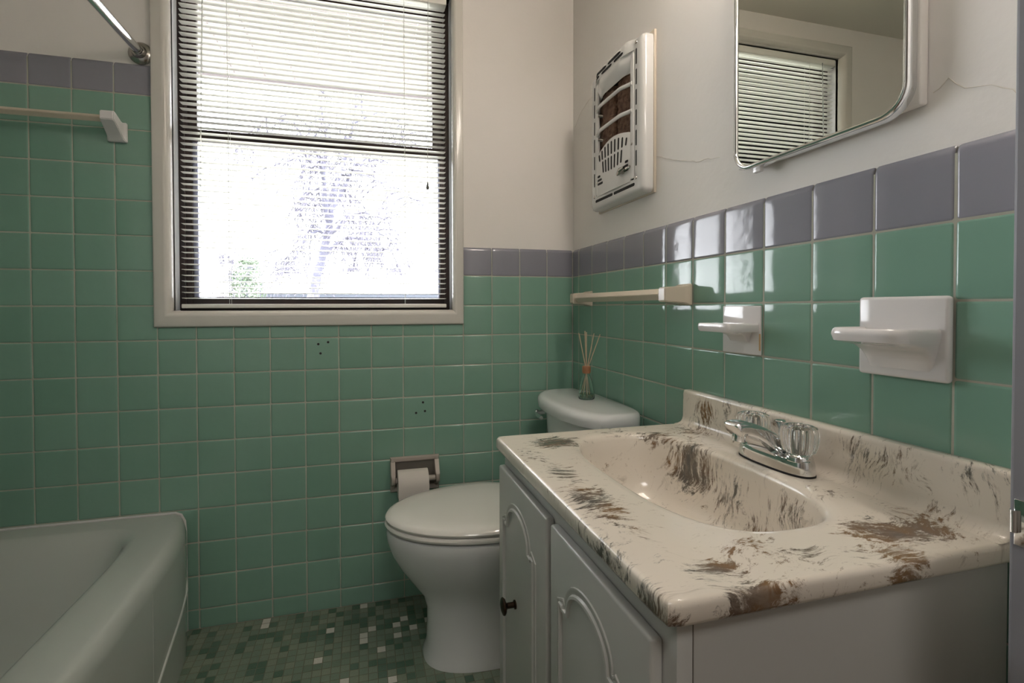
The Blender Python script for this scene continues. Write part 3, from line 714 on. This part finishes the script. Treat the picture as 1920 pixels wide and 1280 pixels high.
# ------------------------------------------------------------------ towel bars
def bracket(bm, c, u, w0, h0, w1, h1, L_, out):
    """tapered post: c on the wall, u along the bar, out from the wall"""
    c = Vector(c); u = Vector(u); out = Vector(out); z = Vector((0, 0, 1)); rings = []
    for t_, w, h, dz in [(0, w0, h0, 0), (.05, w0, h0, 0), (.14, w0 * .97, h0 * .96, 0), (.2, w0 * .85, h0 * .86, 0), (.3, w0 * .78, h0 * .80, 0), (.9, w1 * 1.02, h1 * 1.02, 0), (1, w1 * .9, h1 * .9, 0)]:
        p = c + out * L_ * t_ + z * dz
        rings.append([p + u * sx * w / 2 + z * sz * h / 2 for sx, sz in ((-1, -1), (1, -1), (1, 1), (-1, 1))])
    loft(bm, rings, True, True, True)
    bmesh.ops.bevel(bm, geom=bm.edges[:], offset=.0022, segments=3, affect='EDGES')
tb = thing('towel_bar', 'cream ceramic towel bar with square bar on the right tiled wall above the toilet tank', 'towel bar', (0, -.42, 1.05))
for yy in (-.690, -.150):
    bm = B(); bracket(bm, (-.0005, yy, 1.077), (0, 1, 0), .050, .054, .030, .037, .072, (-1, 0, 0)); ob('post', bm, M['beige'], tb)
def bar4(a, b_, r):
    bm = B(); a = Vector(a); b_ = Vector(b_); d = (b_ - a).normalized(); s_ = d.cross(Vector((0, 0, 1))).normalized(); z = Vector((0, 0, 1))
    loft(bm, [[p + z * r, p + s_ * r, p - z * r, p - s_ * r] for p in (a, b_)], True, True, True)
    bmesh.ops.bevel(bm, geom=bm.edges[:], offset=.0012, segments=2, affect='EDGES'); return bm
ob('bar', bar4((-.055, -.672, 1.078), (-.055, -.168, 1.078), .0155), M['beige_bar'], tb)
tb = thing('towel_bar', 'white towel bar with square bar high on the green tiles above the tub', 'towel bar', (-1.8, 0, 1.58))
for xx in (-1.525, -2.05):
    bm = B()
    rings = []
    for t_, w, z0, z1 in [(0, .052, 1.560, 1.620), (.012, .052, 1.560, 1.620), (.016, .044, 1.566, 1.616), (.030, .041, 1.578, 1.618), (.066, .038, 1.604, 1.634), (.072, .034, 1.607, 1.632)]:
        rings.append([(xx - w / 2, -t_, z0), (xx + w / 2, -t_, z0), (xx + w / 2, -t_, z1), (xx - w / 2, -t_, z1)])
    loft(bm, rings, True, True, True); bmesh.ops.bevel(bm, geom=bm.edges[:], offset=.002, segments=2, affect='EDGES')
    ob('post', bm, M['ceramic'], tb)
ob('bar', bar4((-1.544, -.056, 1.613), (-2.03, -.056, 1.613), .011), M['beige_bar'], tb)
# shower rod
sr = thing('shower_rod', 'chrome shower curtain rod running from its flange beside the window', 'shower rod', (-1.462, 0, 1.843))
bm = B(); lathe(bm, [(.030, -.0), (.034, -.002), (.0345, -.008), (.030, -.014), (.021, -.018), (.019, -.024), (.0175, -.030), (.0145, -.030), (.0145, -.02)], (-1.462, .006, 1.843), 'y', 36, False); ob('flange', bm, M['chrome_dull'], sr)
bm = B(); tube(bm, [(-1.462, -.012, 1.843), (-1.462, -1.442, 1.843)], .0135, 24); ob('rod', bm, M['chrome'], sr)

# ------------------------------------------------------------------ toothbrush holder and soap dish
def wall_ceramic(name, label, cat, y0, y1, z0, z1, shelf_z, depth, ys0, ys1, soap):
    t_ = thing(name, label, cat, (0, (y0 + y1) / 2, z0))
    bm = B(); box(bm, -.013 if soap else -.004, -.0003, y0, y1, z0, z1, .0055 if soap else .0016, 4)
    ob('back_plate', bm, M['ceramic'], t_)
    # shelf: rounded tongue with thick front lip, blended underside
    bm = B(); n = 48; rings = []
    cy, hy = (ys0 + ys1) / 2, (ys1 - ys0) / 2
    def ring(z, f, dd):
        pts = []
        for k in range(n + 1):
            a = -PI / 2 + PI * k / n
            pts.append((-.002 - dd * max(0, math.cos(a)) ** (.13 if not soap else .34), cy + hy * f * sgnpow(math.sin(a), .16 if not soap else .38), z))
        return pts
    th = .0135 if soap else .013
    prof_ = [(-.048, .80, depth * .14), (-.034, .86, depth * .20), (-.022, .90, depth * .31), (-.013, .93, depth * .50), (-.009, .955, depth * .80), (-.006, .98, depth * .96), (.003, 1, depth), (th - .006, .995, depth * .995), (th - .002, .98, depth * .975), (th, .955, depth * .945),
             (th - .001, .90, depth * .89), (th - .005, .84, depth * .80), (th - .0065, .5, depth * .5)] if soap else \
            [(-.026, .50, depth * .12), (-.014, .55, depth * .22), (-.007, .62, depth * .45), (-.005, .96, depth * .955), (-.002, .99, depth * .99), (.003, 1, depth), (th - .004, 1, depth), (th - .001, .985, depth * .985), (th, .96, depth * .96), (th - .0004, .4, depth * .4)]
    for dz, f, dd in prof_: rings.append(ring(shelf_z + dz, f, dd))
    loft(bm, rings, True, True, True); ob('shelf', bm, M['ceramic'], t_)
    return t_
th_ = wall_ceramic('toothbrush_holder', 'small white ceramic toothbrush and tumbler holder on the green tiles left of the soap dish', 'toothbrush holder', -.9315, -.8235, .945, 1.0475, .998, .078, -.927, -.830, False)
M['stain'] = mat('rust_stained_ceramic', (0.55, 0.36, 0.18), 0.35)
bm = B(); box(bm, -.0066, -.004, -.9325, -.9295, .955, .99, .001); ob('grout_stain', bm, M['stain'], th_, label='rusty streak down the holder edge')
wall_ceramic('soap_dish', 'large white ceramic soap dish mounted on the right tiled wall', 'soap dish', -1.266, -1.140, .938, 1.0605, 1.000, .092, -1.258, -1.146, True)

# ------------------------------------------------------------------ medicine cabinet
mc = thing('medicine_cabinet', 'mirrored medicine cabinet with rounded chrome frame on the right wall', 'medicine cabinet', (0, -1.05, 1.34))
my0, my1, mz0, mz1 = -1.222, -.876, 1.328, 1.905
bm = B(); box(bm, -.0105, .0058, my0 - .004, my1 + .002, mz0 + .011, mz1 + .01, .003); ob('cabinet_box', bm, M['plaster'], mc)
def rrect(y0, y1, z0, z1, r, x, n=8):
    pts = []
    for cy, cz, a0 in ((y1 - r, z1 - r, 0), (y0 + r, z1 - r, PI / 2), (y0 + r, z0 + r, PI), (y1 - r, z0 + r, 3 * PI / 2)):
        for k in range(n + 1):
            a = a0 + PI / 2 * k / n; pts.append((x, cy + r * math.cos(a), cz + r * math.sin(a)))
    return pts
bm = B()
def mf(i, x): return rrect(my0 + i, my1 - i, mz0 + i, mz1 - i, .045 - i, x)
loft(bm, [mf(.0, -.010), mf(.0, -.020), mf(.0012, -.0245), mf(.0035, -.0270), mf(.006, -.0275), mf(.0085, -.0262), mf(.010, -.0235), mf(.0105, -.010)], True); ob('mirror_frame', bm, M['chrome'], mc)
bm = B(); loft(bm, [mf(.0095, -.0095), mf(.0095, -.0225)], True, True, True); ob('mirror', bm, M['mirror'], mc, smooth=False)
bm = B(); box(bm, -.020, -.011, -.945, -.925, mz0 - .010, mz0 + .001, .002); ob('finger_pull', bm, M['ceramic'], mc)

# ------------------------------------------------------------------ wall heater
he = thing('wall_heater', 'old white enamelled gas wall heater with brown clay radiants high on the right wall', 'heater', (0, -.40, 1.37))
hy0, hy1, hz0, hz1, hd = -.547, -.243, 1.368, 1.806, .050
def hr(i, x, iz=None):
    iz = i if iz is None else iz
    return rrect(hy0 + i, hy1 - i, hz0 + iz, hz1 - iz, max(.014 - i * .3, .004), x, 5)
oy0, oy1, oz0, oz1 = -.507, -.283, 1.410, 1.768       # opening for the inner panel
bm = B(); box(bm, -.003, .0058, hy0 - .004, hy1 + .004, hz0 - .003, hz1 + .006, .0015); ob('wall_flange', bm, M['beige'], he)
def orr(x, i=0): return rrect(oy0 - i, oy1 + i, oz0 - i, oz1 + i, .006, x, 5)
bm = B(); loft(bm, [hr(0, -.001), hr(.0005, -.030), hr(.003, -.040), hr(.008, -.047), hr(.015, -.050), hr(.022, -.0505), orr(-.0505, .002), orr(-.0495), orr(-.030)], True); fr_ = ob('frame', bm, M['enamel'], he)
def slot(bm, a, b_, r, x):  # uncut: a black inlay carries the shade inside a vent slot
    a = Vector((x, *a)); b_ = Vector((x, *b_)); d = (b_ - a).normalized(); s_ = Vector((0, -d.z, d.y)); n = 6; pts = []
    base = math.atan2(d.z, d.y)
    for c, o_ in ((b_, -PI / 2), (a, PI / 2)):
        for k in range(n + 1):
            an = base + o_ + PI * k / n; pts.append(c + Vector((0, math.cos(an) * r, math.sin(an) * r)))
    loft(bm, [[p for p in pts], [p + Vector((-.0006, 0, 0)) for p in pts]], True, True, True)
for ys in (-.5165, -.2735):                                  # side slots
    bm = B()
    for k in range(6):
        z = 1.448 + k * .0565; slot(bm, (ys, z), (ys, z + .038), .0031, -.0502)
    ob('side_slots', bm, M['black'], he, label='column of black vent slots')
bm = B(); slot(bm, (-.505, 1.396), (-.400, 1.396), .0045, -.0502); slot(bm, (-.385, 1.396), (-.285, 1.396), .0045, -.0502); ob('bottom_slots', bm, M['black'], he, label='two long black vent slots')
# combustion chamber and radiants
bm = B(); box(bm, -.006, -.001, oy0, oy1, oz0, oz1); ob('chamber', bm, M['black'], he)
for yc in (-.435, -.345):
    bm = B(); rings = []
    for k in range(40):
        z = 1.50 + .23 * k / 39; wob = .006 * abs(math.sin(k * .62)) + random.uniform(-1, 1) * .0015
        rings.append([(-.012, yc - .036 - wob, z), (-.034 - random.uniform(0, .003), yc - .030 - wob, z), (-.038 - random.uniform(0, .004), yc, z), (-.034 - random.uniform(0, .003), yc + .030 + wob, z), (-.012, yc + .036 + wob, z)])
    loft(bm, rings, True, True, True); ob('radiant', bm, M['radiant'], he, smooth=False, label='brown fired clay radiant')
bm = B(); box(bm, -.030, -.012, -.304, -.287, 1.48, 1.70, .003); ob('reflector_strip', bm, M['rust'], he)
# bulged inner panel: side stiles, hood on top, two bowed guard bars, lower plate
XP = -.0515
for ya_, yb_ in ((oy0 + .002, oy0 + .019), (oy1 - .016, oy1 - .002)):
    bm = B(); box(bm, XP - .0015, -.044, ya_, yb_, oz0 + .004, oz1 - .003, .002); ob('stile', bm, M['enamel'], he)
def bowed(y): # distance of the bowed front from the wall
    t_ = min(1, max(0, (y - (oy0 + .008)) / .052)); u = min(1, max(0, ((oy1 - .008) - y) / .052))
    s_ = min(t_, u); s_ = s_ * s_ * (3 - 2 * s_); return XP - .020 * s_
bm = B(); rings = []
for k in range(41):
    y = oy0 + .004 + (oy1 - oy0 - .008) * k / 40; x = bowed(y)
    rings.append([(-.046, y, oz1 + .000), (x, y, oz1 + .004 + .012 * (1 if x < XP - .01 else 0) * 0), (x - .0015, y, oz1 - .006), (x, y, oz1 - .022), (x + .010, y, oz1 - .040), (x + .018, y, oz1 - .046), (-.046 if x < -.05 else x, y, oz1 - .03)])
loft(bm, rings, True, True, True); hood = ob('hood', bm, M['enamel'], he)
bm = B(); rings = []                                        # louvred cap above the hood, following the bow
for k in range(41):
    y = hy0 + .030 + (hy1 - hy0 - .060) * k / 40; t_ = min(1, max(0, (y - (hy0 + .03)) / .05), max(0, ((hy1 - .03) - y) / .05)); t_ = t_ * t_ * (3 - 2 * t_)
    x = -.049 - .021 * t_
    rings.append([(-.030, y, hz1 - .001), (x + .012, y, hz1 - .001 + .006 * t_), (x + .003, y, hz1 - .008), (x, y, hz1 - .018), (x - .0005, y, oz1 + .004), (-.045, y, oz1 + .003)])
loft(bm, rings, True, True, True); cap_ = ob('louvre_cap', bm, M['enamel'], he)
bm = B()
for (ya, yb, zz) in [(-.455, -.385, hz1 - .014), (-.372, -.302, hz1 - .014), (-.47, -.42, hz1 - .025), (-.407, -.345, hz1 - .025), (-.330, -.29, hz1 - .025)]:
    n = 8; ring0 = []
    for k in range(n + 1):
        y = ya + (yb - ya) * k / n; t_ = min(1, max(0, (y - (hy0 + .03)) / .05), max(0, ((hy1 - .03) - y) / .05)); t_ = t_ * t_ * (3 - 2 * t_)
        x = -.049 - .021 * t_ - .0012; hh = .0040 if 0 < k < n else .0018
        ring0.append([(x, y, zz - hh), (x, y, zz + hh), (x + .003, y, zz + hh), (x + .003, y, zz - hh)])
    loft(bm, ring0, True, True, True)
ob('louvre_slots', bm, M['black'], he, label='black vent slots in the top cap')  # black strips on the cap, their colour stands for the openings' shade
for zb in (1.684, 1.607):
    bm = B(); P = []
    for k in range(33):
        y = oy0 + .010 + (oy1 - oy0 - .020) * k / 32; P.append((bowed(y) - .001, y, zb + .0 * k))
    tube(bm, P, .0062, 10); ob('guard_bar', bm, M['enamel'], he)
    bm = B(); tube(bm, [(-.052, -.300, zb - .014), (-.034, -.306, zb - .018)], [.005, .0055], 10); ob('bar_clip', bm, M['chrome_dull'], he)
# lower plate with arched top and fan of slots
bm = B(); top = []; n = 24; y_a, y_b = oy0 + .017, oy1 - .010
for k in range(n + 1):
    y = y_a + (y_b - y_a) * k / n; t_ = k / n
    top.append((y, 1.549 + .022 * math.sin(PI * min(1, t_ * 1.0)) - .008 * t_))
rings = []
for y, z in top:
    x = XP - .006 * math.sin(PI * (y - y_a) / (y_b - y_a)) - .001
    rings.append([(x, y, 1.408), (x, y, z - .003), (x + .002, y, z), (x + .006, y, z), (x + .006, y, 1.408)])
loft(bm, rings, True, True, True); lp = ob('lower_plate', bm, M['enamel'], he)
def px_(y): return XP - .006 * math.sin(PI * max(0, min(1, (y - y_a) / (y_b - y_a)))) - .0012
bm = B(); cyc = (y_a + y_b) / 2
for k in range(9):
    y = cyc + (k - 4) * .0185; sp = 1 - ((k - 4) / 5.2) ** 2
    slot(bm, (y + (k - 4) * .0008, 1.521), (y + (k - 4) * .0016, 1.523 + .030 * sp), .0040, px_(y))
    if abs(k - 4) < 4: slot(bm, (y - (k - 4) * .0012, 1.474 + .014 * (1 - sp)), (y, 1.508), .0040, px_(y))
for s_, y0_ in ((1, y_a + .012), (-1, y_b - .012)):
    for r_ in range(3): slot(bm, (y0_, 1.470 - r_ * .012), (y0_ + s_ * (.010 + .010 * r_), 1.470 - r_ * .012), .0036, px_(y0_ + s_ * .02))
ob('fan_slots', bm, M['black'], he, label='fan of black slots')
bm = B(); tube(bm, [(XP, -.455, 1.447), (XP - .020, -.455, 1.447)], [.009, .009], 14); tube(bm, [(XP - .016, -.472, 1.452), (XP - .019, -.455, 1.447), (XP - .016, -.436, 1.442)], [.005, .010, .005], 12)
tube(bm, [(XP - .01, -.455, 1.447), (XP - .006, -.492, 1.450)], [.004, .004], 8); ob('gas_valve', bm, M['chrome_dull'], he)
for y, z in [(-.5165, 1.412), (-.2735, 1.412), (-.5165, 1.788), (-.497, 1.512), (-.292, 1.455)]:
    bm = B(); lathe(bm, [(.0001, -.0545), (.0035, -.054), (.0045, -.052), (.0045, -.048)], (0, y, z), 'x', 14); ob('screw', bm, M['chrome_dull'], he)

for ch in he.children:      # settle the shallow, wide proportions of the casing
    for v in ch.data.vertices:
        yw = v.co.y - .40; zw = v.co.z + 1.37
        v.co.x = v.co.x * (.72 if v.co.x < 0 else 1)
        v.co.y = -.547 + (yw + .547) * (.321 / .304) + .40; v.co.z = 1.371 + (zw - 1.368) * (.447 / .438) - 1.37
# ------------------------------------------------------------------ vanity cabinet
vc = thing('vanity_cabinet', 'white painted bathroom vanity cabinet with arched door panels under the sink top', 'cabinet', (-.24, -1.02, 0))
cx0, cy0, cy1, cz1 = -.4885, -1.330, -.716, .729
bm = B(); box(bm, cx0, cx0 + .019, cy0, cy1, .09, cz1, .0012, 2); ob('face_frame', bm, M['cabinet'], vc)
bm = B(); box(bm, cx0 + .0185, -.008, cy0 + .0004, cy0 + .016, 0, cz1, .0008, 1); ob('side_panel', bm, M['cabinet'], vc)
bm = B(); box(bm, cx0 + .0185, -.008, cy1 - .016, cy1 - .0004, 0, cz1, .0008, 1); ob('side_panel', bm, M['cabinet'], vc)
bm = B(); box(bm, cx0 + .06, -.008, cy0 + .016, cy1 - .016, .075, .09); ob('floor_panel', bm, M['cabinet'], vc, smooth=False)
bm = B(); box(bm, cx0 + .06, cx0 + .075, cy0 + .016, cy1 - .016, 0, .076); ob('kick_board', bm, M['cabinet'], vc, smooth=False)
bm = B(); box(bm, cx0 + .0185, cx0 + .0195, cy0 - .0004, cy0 + .001, .10, cz1 - .002); ob('panel_seam', bm, M['taupe_dark'], vc, label='thin seam between face frame and side panel')
def door(y0, y1, z0, z1, knob_y):
    bm = B(); x1 = cx0 - .0005; x0 = cx0 - .0165
    box(bm, x0, x1, y0, y1, z0, z1, .0045, 3)
    d = ob('door', bm, M['cabinet'], vc)
    # routed cathedral moulding: shoulders, arch, straight sides, bottom
    ya, yb = y0 + .055, y1 - .040; zs = z1 - .100; za = z1 - .050; sh_ = .028; P = []
    P.append((yb, z0 + .055)); P.append((yb, zs)); P.append((yb - sh_ * .55, zs + .004)); P.append((yb - sh_ * .6, zs - .0))
    n = 16
    for k in range(n + 1):
        a = PI * k / n; c = (ya + yb) / 2; h = (yb - ya) / 2 - sh_
        P.append((c + h * math.cos(a), zs + (za - zs) * math.sin(a) ** .85))
    P.append((ya + sh_ * .6, zs)); P.append((ya + sh_ * .55, zs + .004)); P.append((ya, zs)); P.append((ya, z0 + .055))
    pv = [Vector((x0 - .0002, y, z)) for y, z in P]
    bm = B(); rings = []
    m_ = len(pv)
    for k in range(m_):
        a_, b_ = pv[k - 1], pv[(k + 1) % m_]; d_ = (b_ - a_).normalized(); s_ = Vector((0, -d_.z, d_.y))
        rings.append([pv[k] + s_ * w + Vector((-h, 0, 0)) for w, h in ((-.0085, -.0005), (-.0075, .0018), (-.0045, .0022), (-.002, .0008), (.001, .0010), (.003, .0042), (.0065, .0048), (.0085, .0025), (.0090, -.0005))])
    rings.append(rings[0]); loft(bm, rings, True)
    bmesh.ops.remove_doubles(bm, verts=bm.verts, dist=.00005)
    ob('arch_moulding', bm, M['cabinet'], d)
    bm = B(); lathe(bm, [(.0001, -.030), (.009, -.0295), (.0155, -.027), (.0165, -.0245), (.014, -.0215), (.008, -.0195), (.0055, -.017), (.0055, -.004), (.0085, -.0025), (.0085, .0005)], (x0, knob_y, .458), 'x', 24)
    ob('knob', bm, M['knob'], d)
door(-1.011, -.726, .12, .699, -.845)
door(-1.309, -1.029, .12, .699, -1.27)

# ------------------------------------------------------------------ vanity top with integral basin
vt = thing('sink_top', 'cream marble sink top with brown swirls and oval basin on the white vanity', 'sink', (-.25, -1.02, .727))
N_ = 192; ZT = .757
ax0, ax1, ay0, ay1 = -.5085, -.0005, -1.343, -.705
ec = (-.245, -.999); ea, eb = .134, .237
angs = sorted(set([2 * PI * k / N_ for k in range(N_)]))
def orect(i, z, rc=.010):
    pts = []; x0, x1, y0, y1 = ax0 + i, ax1 - (i if i < 0.0 else 0), ay0 + i, ay1 - i
    for a in angs:
        dx, dy = math.cos(a), math.sin(a)
        t_ = min([(x1 - ec[0]) / dx if dx > 1e-9 else (x0 - ec[0]) / dx if dx < -1e-9 else 9, (y1 - ec[1]) / dy if dy > 1e-9 else (y0 - ec[1]) / dy if dy < -1e-9 else 9])
        x, y = ec[0] + dx * t_, ec[1] + dy * t_
        for qx, qy in ((x0, y0), (x0, y1)):           # rounded front corners
            r = rc; ccx, ccy = qx + r, qy + (r if qy == y0 else -r)
            if x < ccx and (y < ccy if qy == y0 else y > ccy):
                v = Vector((x - ccx, y - ccy)); 
                if v.length > r: v = v.normalized() * r; x, y = ccx + v.x, ccy + v.y
        pts.append((x, y, z))
    return pts
def oval(s_, z, dx=0.0, p=2.85):
    pts = []
    for a in angs:
        c, sn = math.cos(a), math.sin(a)
        A_, B_ = ea * s_ if s_ <= 1 else ea + (s_ - 1), eb * s_ if s_ <= 1 else eb + (s_ - 1)
        t_ = (abs(c / A_) ** p + abs(sn / B_) ** p) ** (-1 / p)
        pts.append((ec[0] + dx + c * t_, ec[1] + sn * t_, z))
    return pts
rings = [orect(.012, .727), orect(.006, .728), orect(.002, .7315), orect(0, .736), orect(0, .7495), orect(.0008, .7530), orect(.0030, .7558), orect(.0060, ZT - .0002), orect(.0085, ZT), orect(.016, ZT)]
rings += [oval(1.020, ZT), oval(1.010, ZT - .0008), oval(1.004, ZT - .0030), oval(.999, ZT - .0065, .000), oval(.985, ZT - .014), oval(.965, ZT - .035, .001), oval(.935, ZT - .070, .002), oval(.89, ZT - .102, .003, 2.7), oval(.81, ZT - .126, .005, 2.5), oval(.68, ZT - .140, .007, 2.3), oval(.5, ZT - .147, .008, 2.1), oval(.3, ZT - .150, .010, 2.0), oval(.10, ZT - .152, .010, 2.0)]
bm = B(); loft(bm, rings, True, False, True)
ob('countertop', bm, M['marble'], vt)
bm = B(); prof_ = [(-.0005, ZT - .002), (-.0005, .838), (-.004, .8405), (-.016, .8405), (-.0195, .8395), (-.0215, .8365), (-.0225, .832), (-.0235, .775), (-.026, .766), (-.031, .7605), (-.038, .7578), (-.048, ZT - .0003), (-.048, ZT - .002)]
rings = []
for y, i in [(ay0 + .0005, .006), (ay0 + .002, .002), (ay0 + .006, 0)] + [(ay0 + .006 + (ay1 - ay0 - .012) * k / 12, 0) for k in range(1, 12)] + [(ay1 - .006, 0), (ay1 - .002, .002), (ay1 - .0005, .006)]:
    rings.append([(min(x + i * (1 if x < -.01 else 0), -.0005), y, z - (i if z > .8 else 0)) for x, z in prof_])
loft(bm, rings, True, True, True); ob('backsplash', bm, M['marble'], vt)
bm = B(); lathe(bm, [(.0001, .002), (.014, .002), (.020, .0035), (.022, .002), (.022, -.001)], (ec[0] + .010, ec[1], ZT - .1515), 'z', 32); ob('drain', bm, M['chrome'], vt)

# ------------------------------------------------------------------ faucet
FX, FY = -.066, -1.030
fa = thing('faucet', 'chrome two handle faucet with clear fluted knobs on the marble sink top', 'faucet', (FX, FY, ZT))
def stad(hx, hy, z, n=48, p=2.6, x=FX): return [(x + hx * sgnpow(math.cos(2 * PI * k / n), 2 / p), FY + hy * sgnpow(math.sin(2 * PI * k / n), 2 / p), z) for k in range(n)]
bm = B(); loft(bm, [stad(.0275, .0775, ZT - .0005), stad(.0275, .0775, ZT + .0035)], True, True, True); ob('gasket', bm, M['black'], fa)
bm = B(); loft(bm, [stad(.027, .077, ZT + .003), stad(.027, .077, ZT + .007), stad(.026, .076, ZT + .020), stad(.0245, .0745, ZT + .0265), stad(.021, .071, ZT + .0290), stad(.008, .04, ZT + .0295)], True, True, True)
for s_ in (-1, 1): lathe(bm, [(.022, .024), (.0215, .031), (.019, .034), (.0165, .036), (.001, .037)], (FX, FY + s_ * .0508, ZT), 'z', 28, True)
ob('base', bm, M['chrome'], fa)
# spout: rounded rectangular sections along an arching path
path = [(.000, .032, .0275, .020), (-.020, .046, .026, .0185), (-.042, .058, .024, .016), (-.064, .0675, .0215, .0145), (-.082, .0725, .020, .0140), (-.094, .073, .0195, .0140), (-.102, .0715, .0195, .0148), (-.1045, .0705, .0188, .0140), (-.1055, .070, .0170, .0125)]
bm = B(); rings = []
path = [(.026, .012, .024, .016)] + [(a * .87, b_ * .98, c, d) for a, b_, c, d in path]
for i, (dx, dz, hw, hh) in enumerate(path):
    a_, b_ = path[max(i - 1, 0)], path[min(i + 1, len(path) - 1)]
    d_ = Vector((b_[0] - a_[0], 0, b_[1] - a_[1])).normalized(); up = Vector((d_.z, 0, -d_.x)); up = -up if up.z < 0 else up
    ring = []
    for k in range(28):
        a = 2 * PI * k / 28; u, v = sgnpow(math.cos(a), .42) * hw, sgnpow(math.sin(a), .6) * hh * (.75 if math.sin(a) < 0 else 1)
        ring.append(Vector((FX + dx, FY + u, ZT + dz)) + up * v)
    rings.append(ring)
loft(bm, rings, True, True, True)
# side webs that run down from the spout to the base
rings = []
for t_ in range(9):
    f = t_ / 8; dx = .004 - .056 * f; z1 = .030 + .028 * f; z0 = .010 + .040 * f ** 1.5; hw = .0285 - .006 * f
    rings.append([(FX + dx, FY - hw, ZT + z0), (FX + dx, FY + hw, ZT + z0), (FX + dx, FY + hw * .8, ZT + z1), (FX + dx, FY - hw * .8, ZT + z1)])
loft(bm, rings, True, True, True)
tube(bm, [(FX - .077, FY, ZT + .064), (FX - .079, FY, ZT + .049)], [.012, .011], 20)
ob('spout', bm, M['chrome'], fa)
for s_ in (-1, 1):
    bm = B(); rings = []; n = 96; hy = FY + s_ * .0508
    for r, h in [(.006, .036), (.020, .037), (.0235, .040), (.0268, .050), (.0285, .062), (.0285, .074), (.0265, .081), (.0215, .084), (.017, .0838), (.0155, .081), (.001, .080)]:
        am = .055 if .039 < h < .0815 and r > .015 else 0
        rings.append([(FX + r * (1 + am * math.cos(12 * 2 * PI * k / n)) * math.cos(2 * PI * k / n), hy + r * (1 + am * math.cos(12 * 2 * PI * k / n)) * math.sin(2 * PI * k / n), ZT + h) for k in range(n)])
    loft(bm, rings, True, True, True); kn = ob('handle', bm, M['acrylic'], fa, label='clear fluted acrylic knob')
    bm = B(); lathe(bm, [(.0001, .074), (.0045, .074), (.006, .072), (.0065, .042), (.0065, .0375), (.0001, .0375)], (FX, hy, ZT), 'z', 16); ob('handle_screw', bm, M['chrome_dull'], kn)
bm = B(); lathe(bm, [(.0028, .018), (.0028, .066), (.0045, .069), (.0048, .073), (.0085, .0775), (.0092, .0795), (.008, .081), (.0001, .0812)], (FX + .012, FY, ZT), 'z', 20); ob('lift_rod', bm, M['chrome'], fa)

# ------------------------------------------------------------------ latch on the door jamb
bm = B(); box(bm, JX - .0022, JX + .001, YF - .03, YF + .002, .830, .872, .001); tube(bm, [(JX - .0035, YF + .001, .862), (JX - .0035, YF + .001, .842)], .0028, 10)
o = ob('strike_plate', bm, M['chrome']); tag(o, 'small chrome strike plate on the door jamb beside the sink top', 'strike plate')

# ------------------------------------------------------------------ vanity lamp above the mirror (out of frame) 
vl = thing('vanity_lamp', 'chrome bar lamp with three round bulbs above the mirror', 'lamp', (0, -1.05, 2.06))
bm = B(); box(bm, -.03, .0058, -1.29, -.81, 2.02, 2.10, .004); ob('bar', bm, M['chrome'], vl)
for yy in (-1.21, -1.05, -.89):
    bm = B(); lathe(bm, [(.016, -.030), (.020, -.034), (.020, -.050), (.014, -.054)], (0, yy, 2.06), 'x', 20); ob('socket', bm, M['chrome'], vl)
    bm = B(); bmesh.ops.create_uvsphere(bm, u_segments=24, v_segments=16, radius=.040); bmesh.ops.translate(bm, verts=bm.verts, vec=(-.090, yy, 2.06)); ob('bulb', bm, M['bulb'], vl)
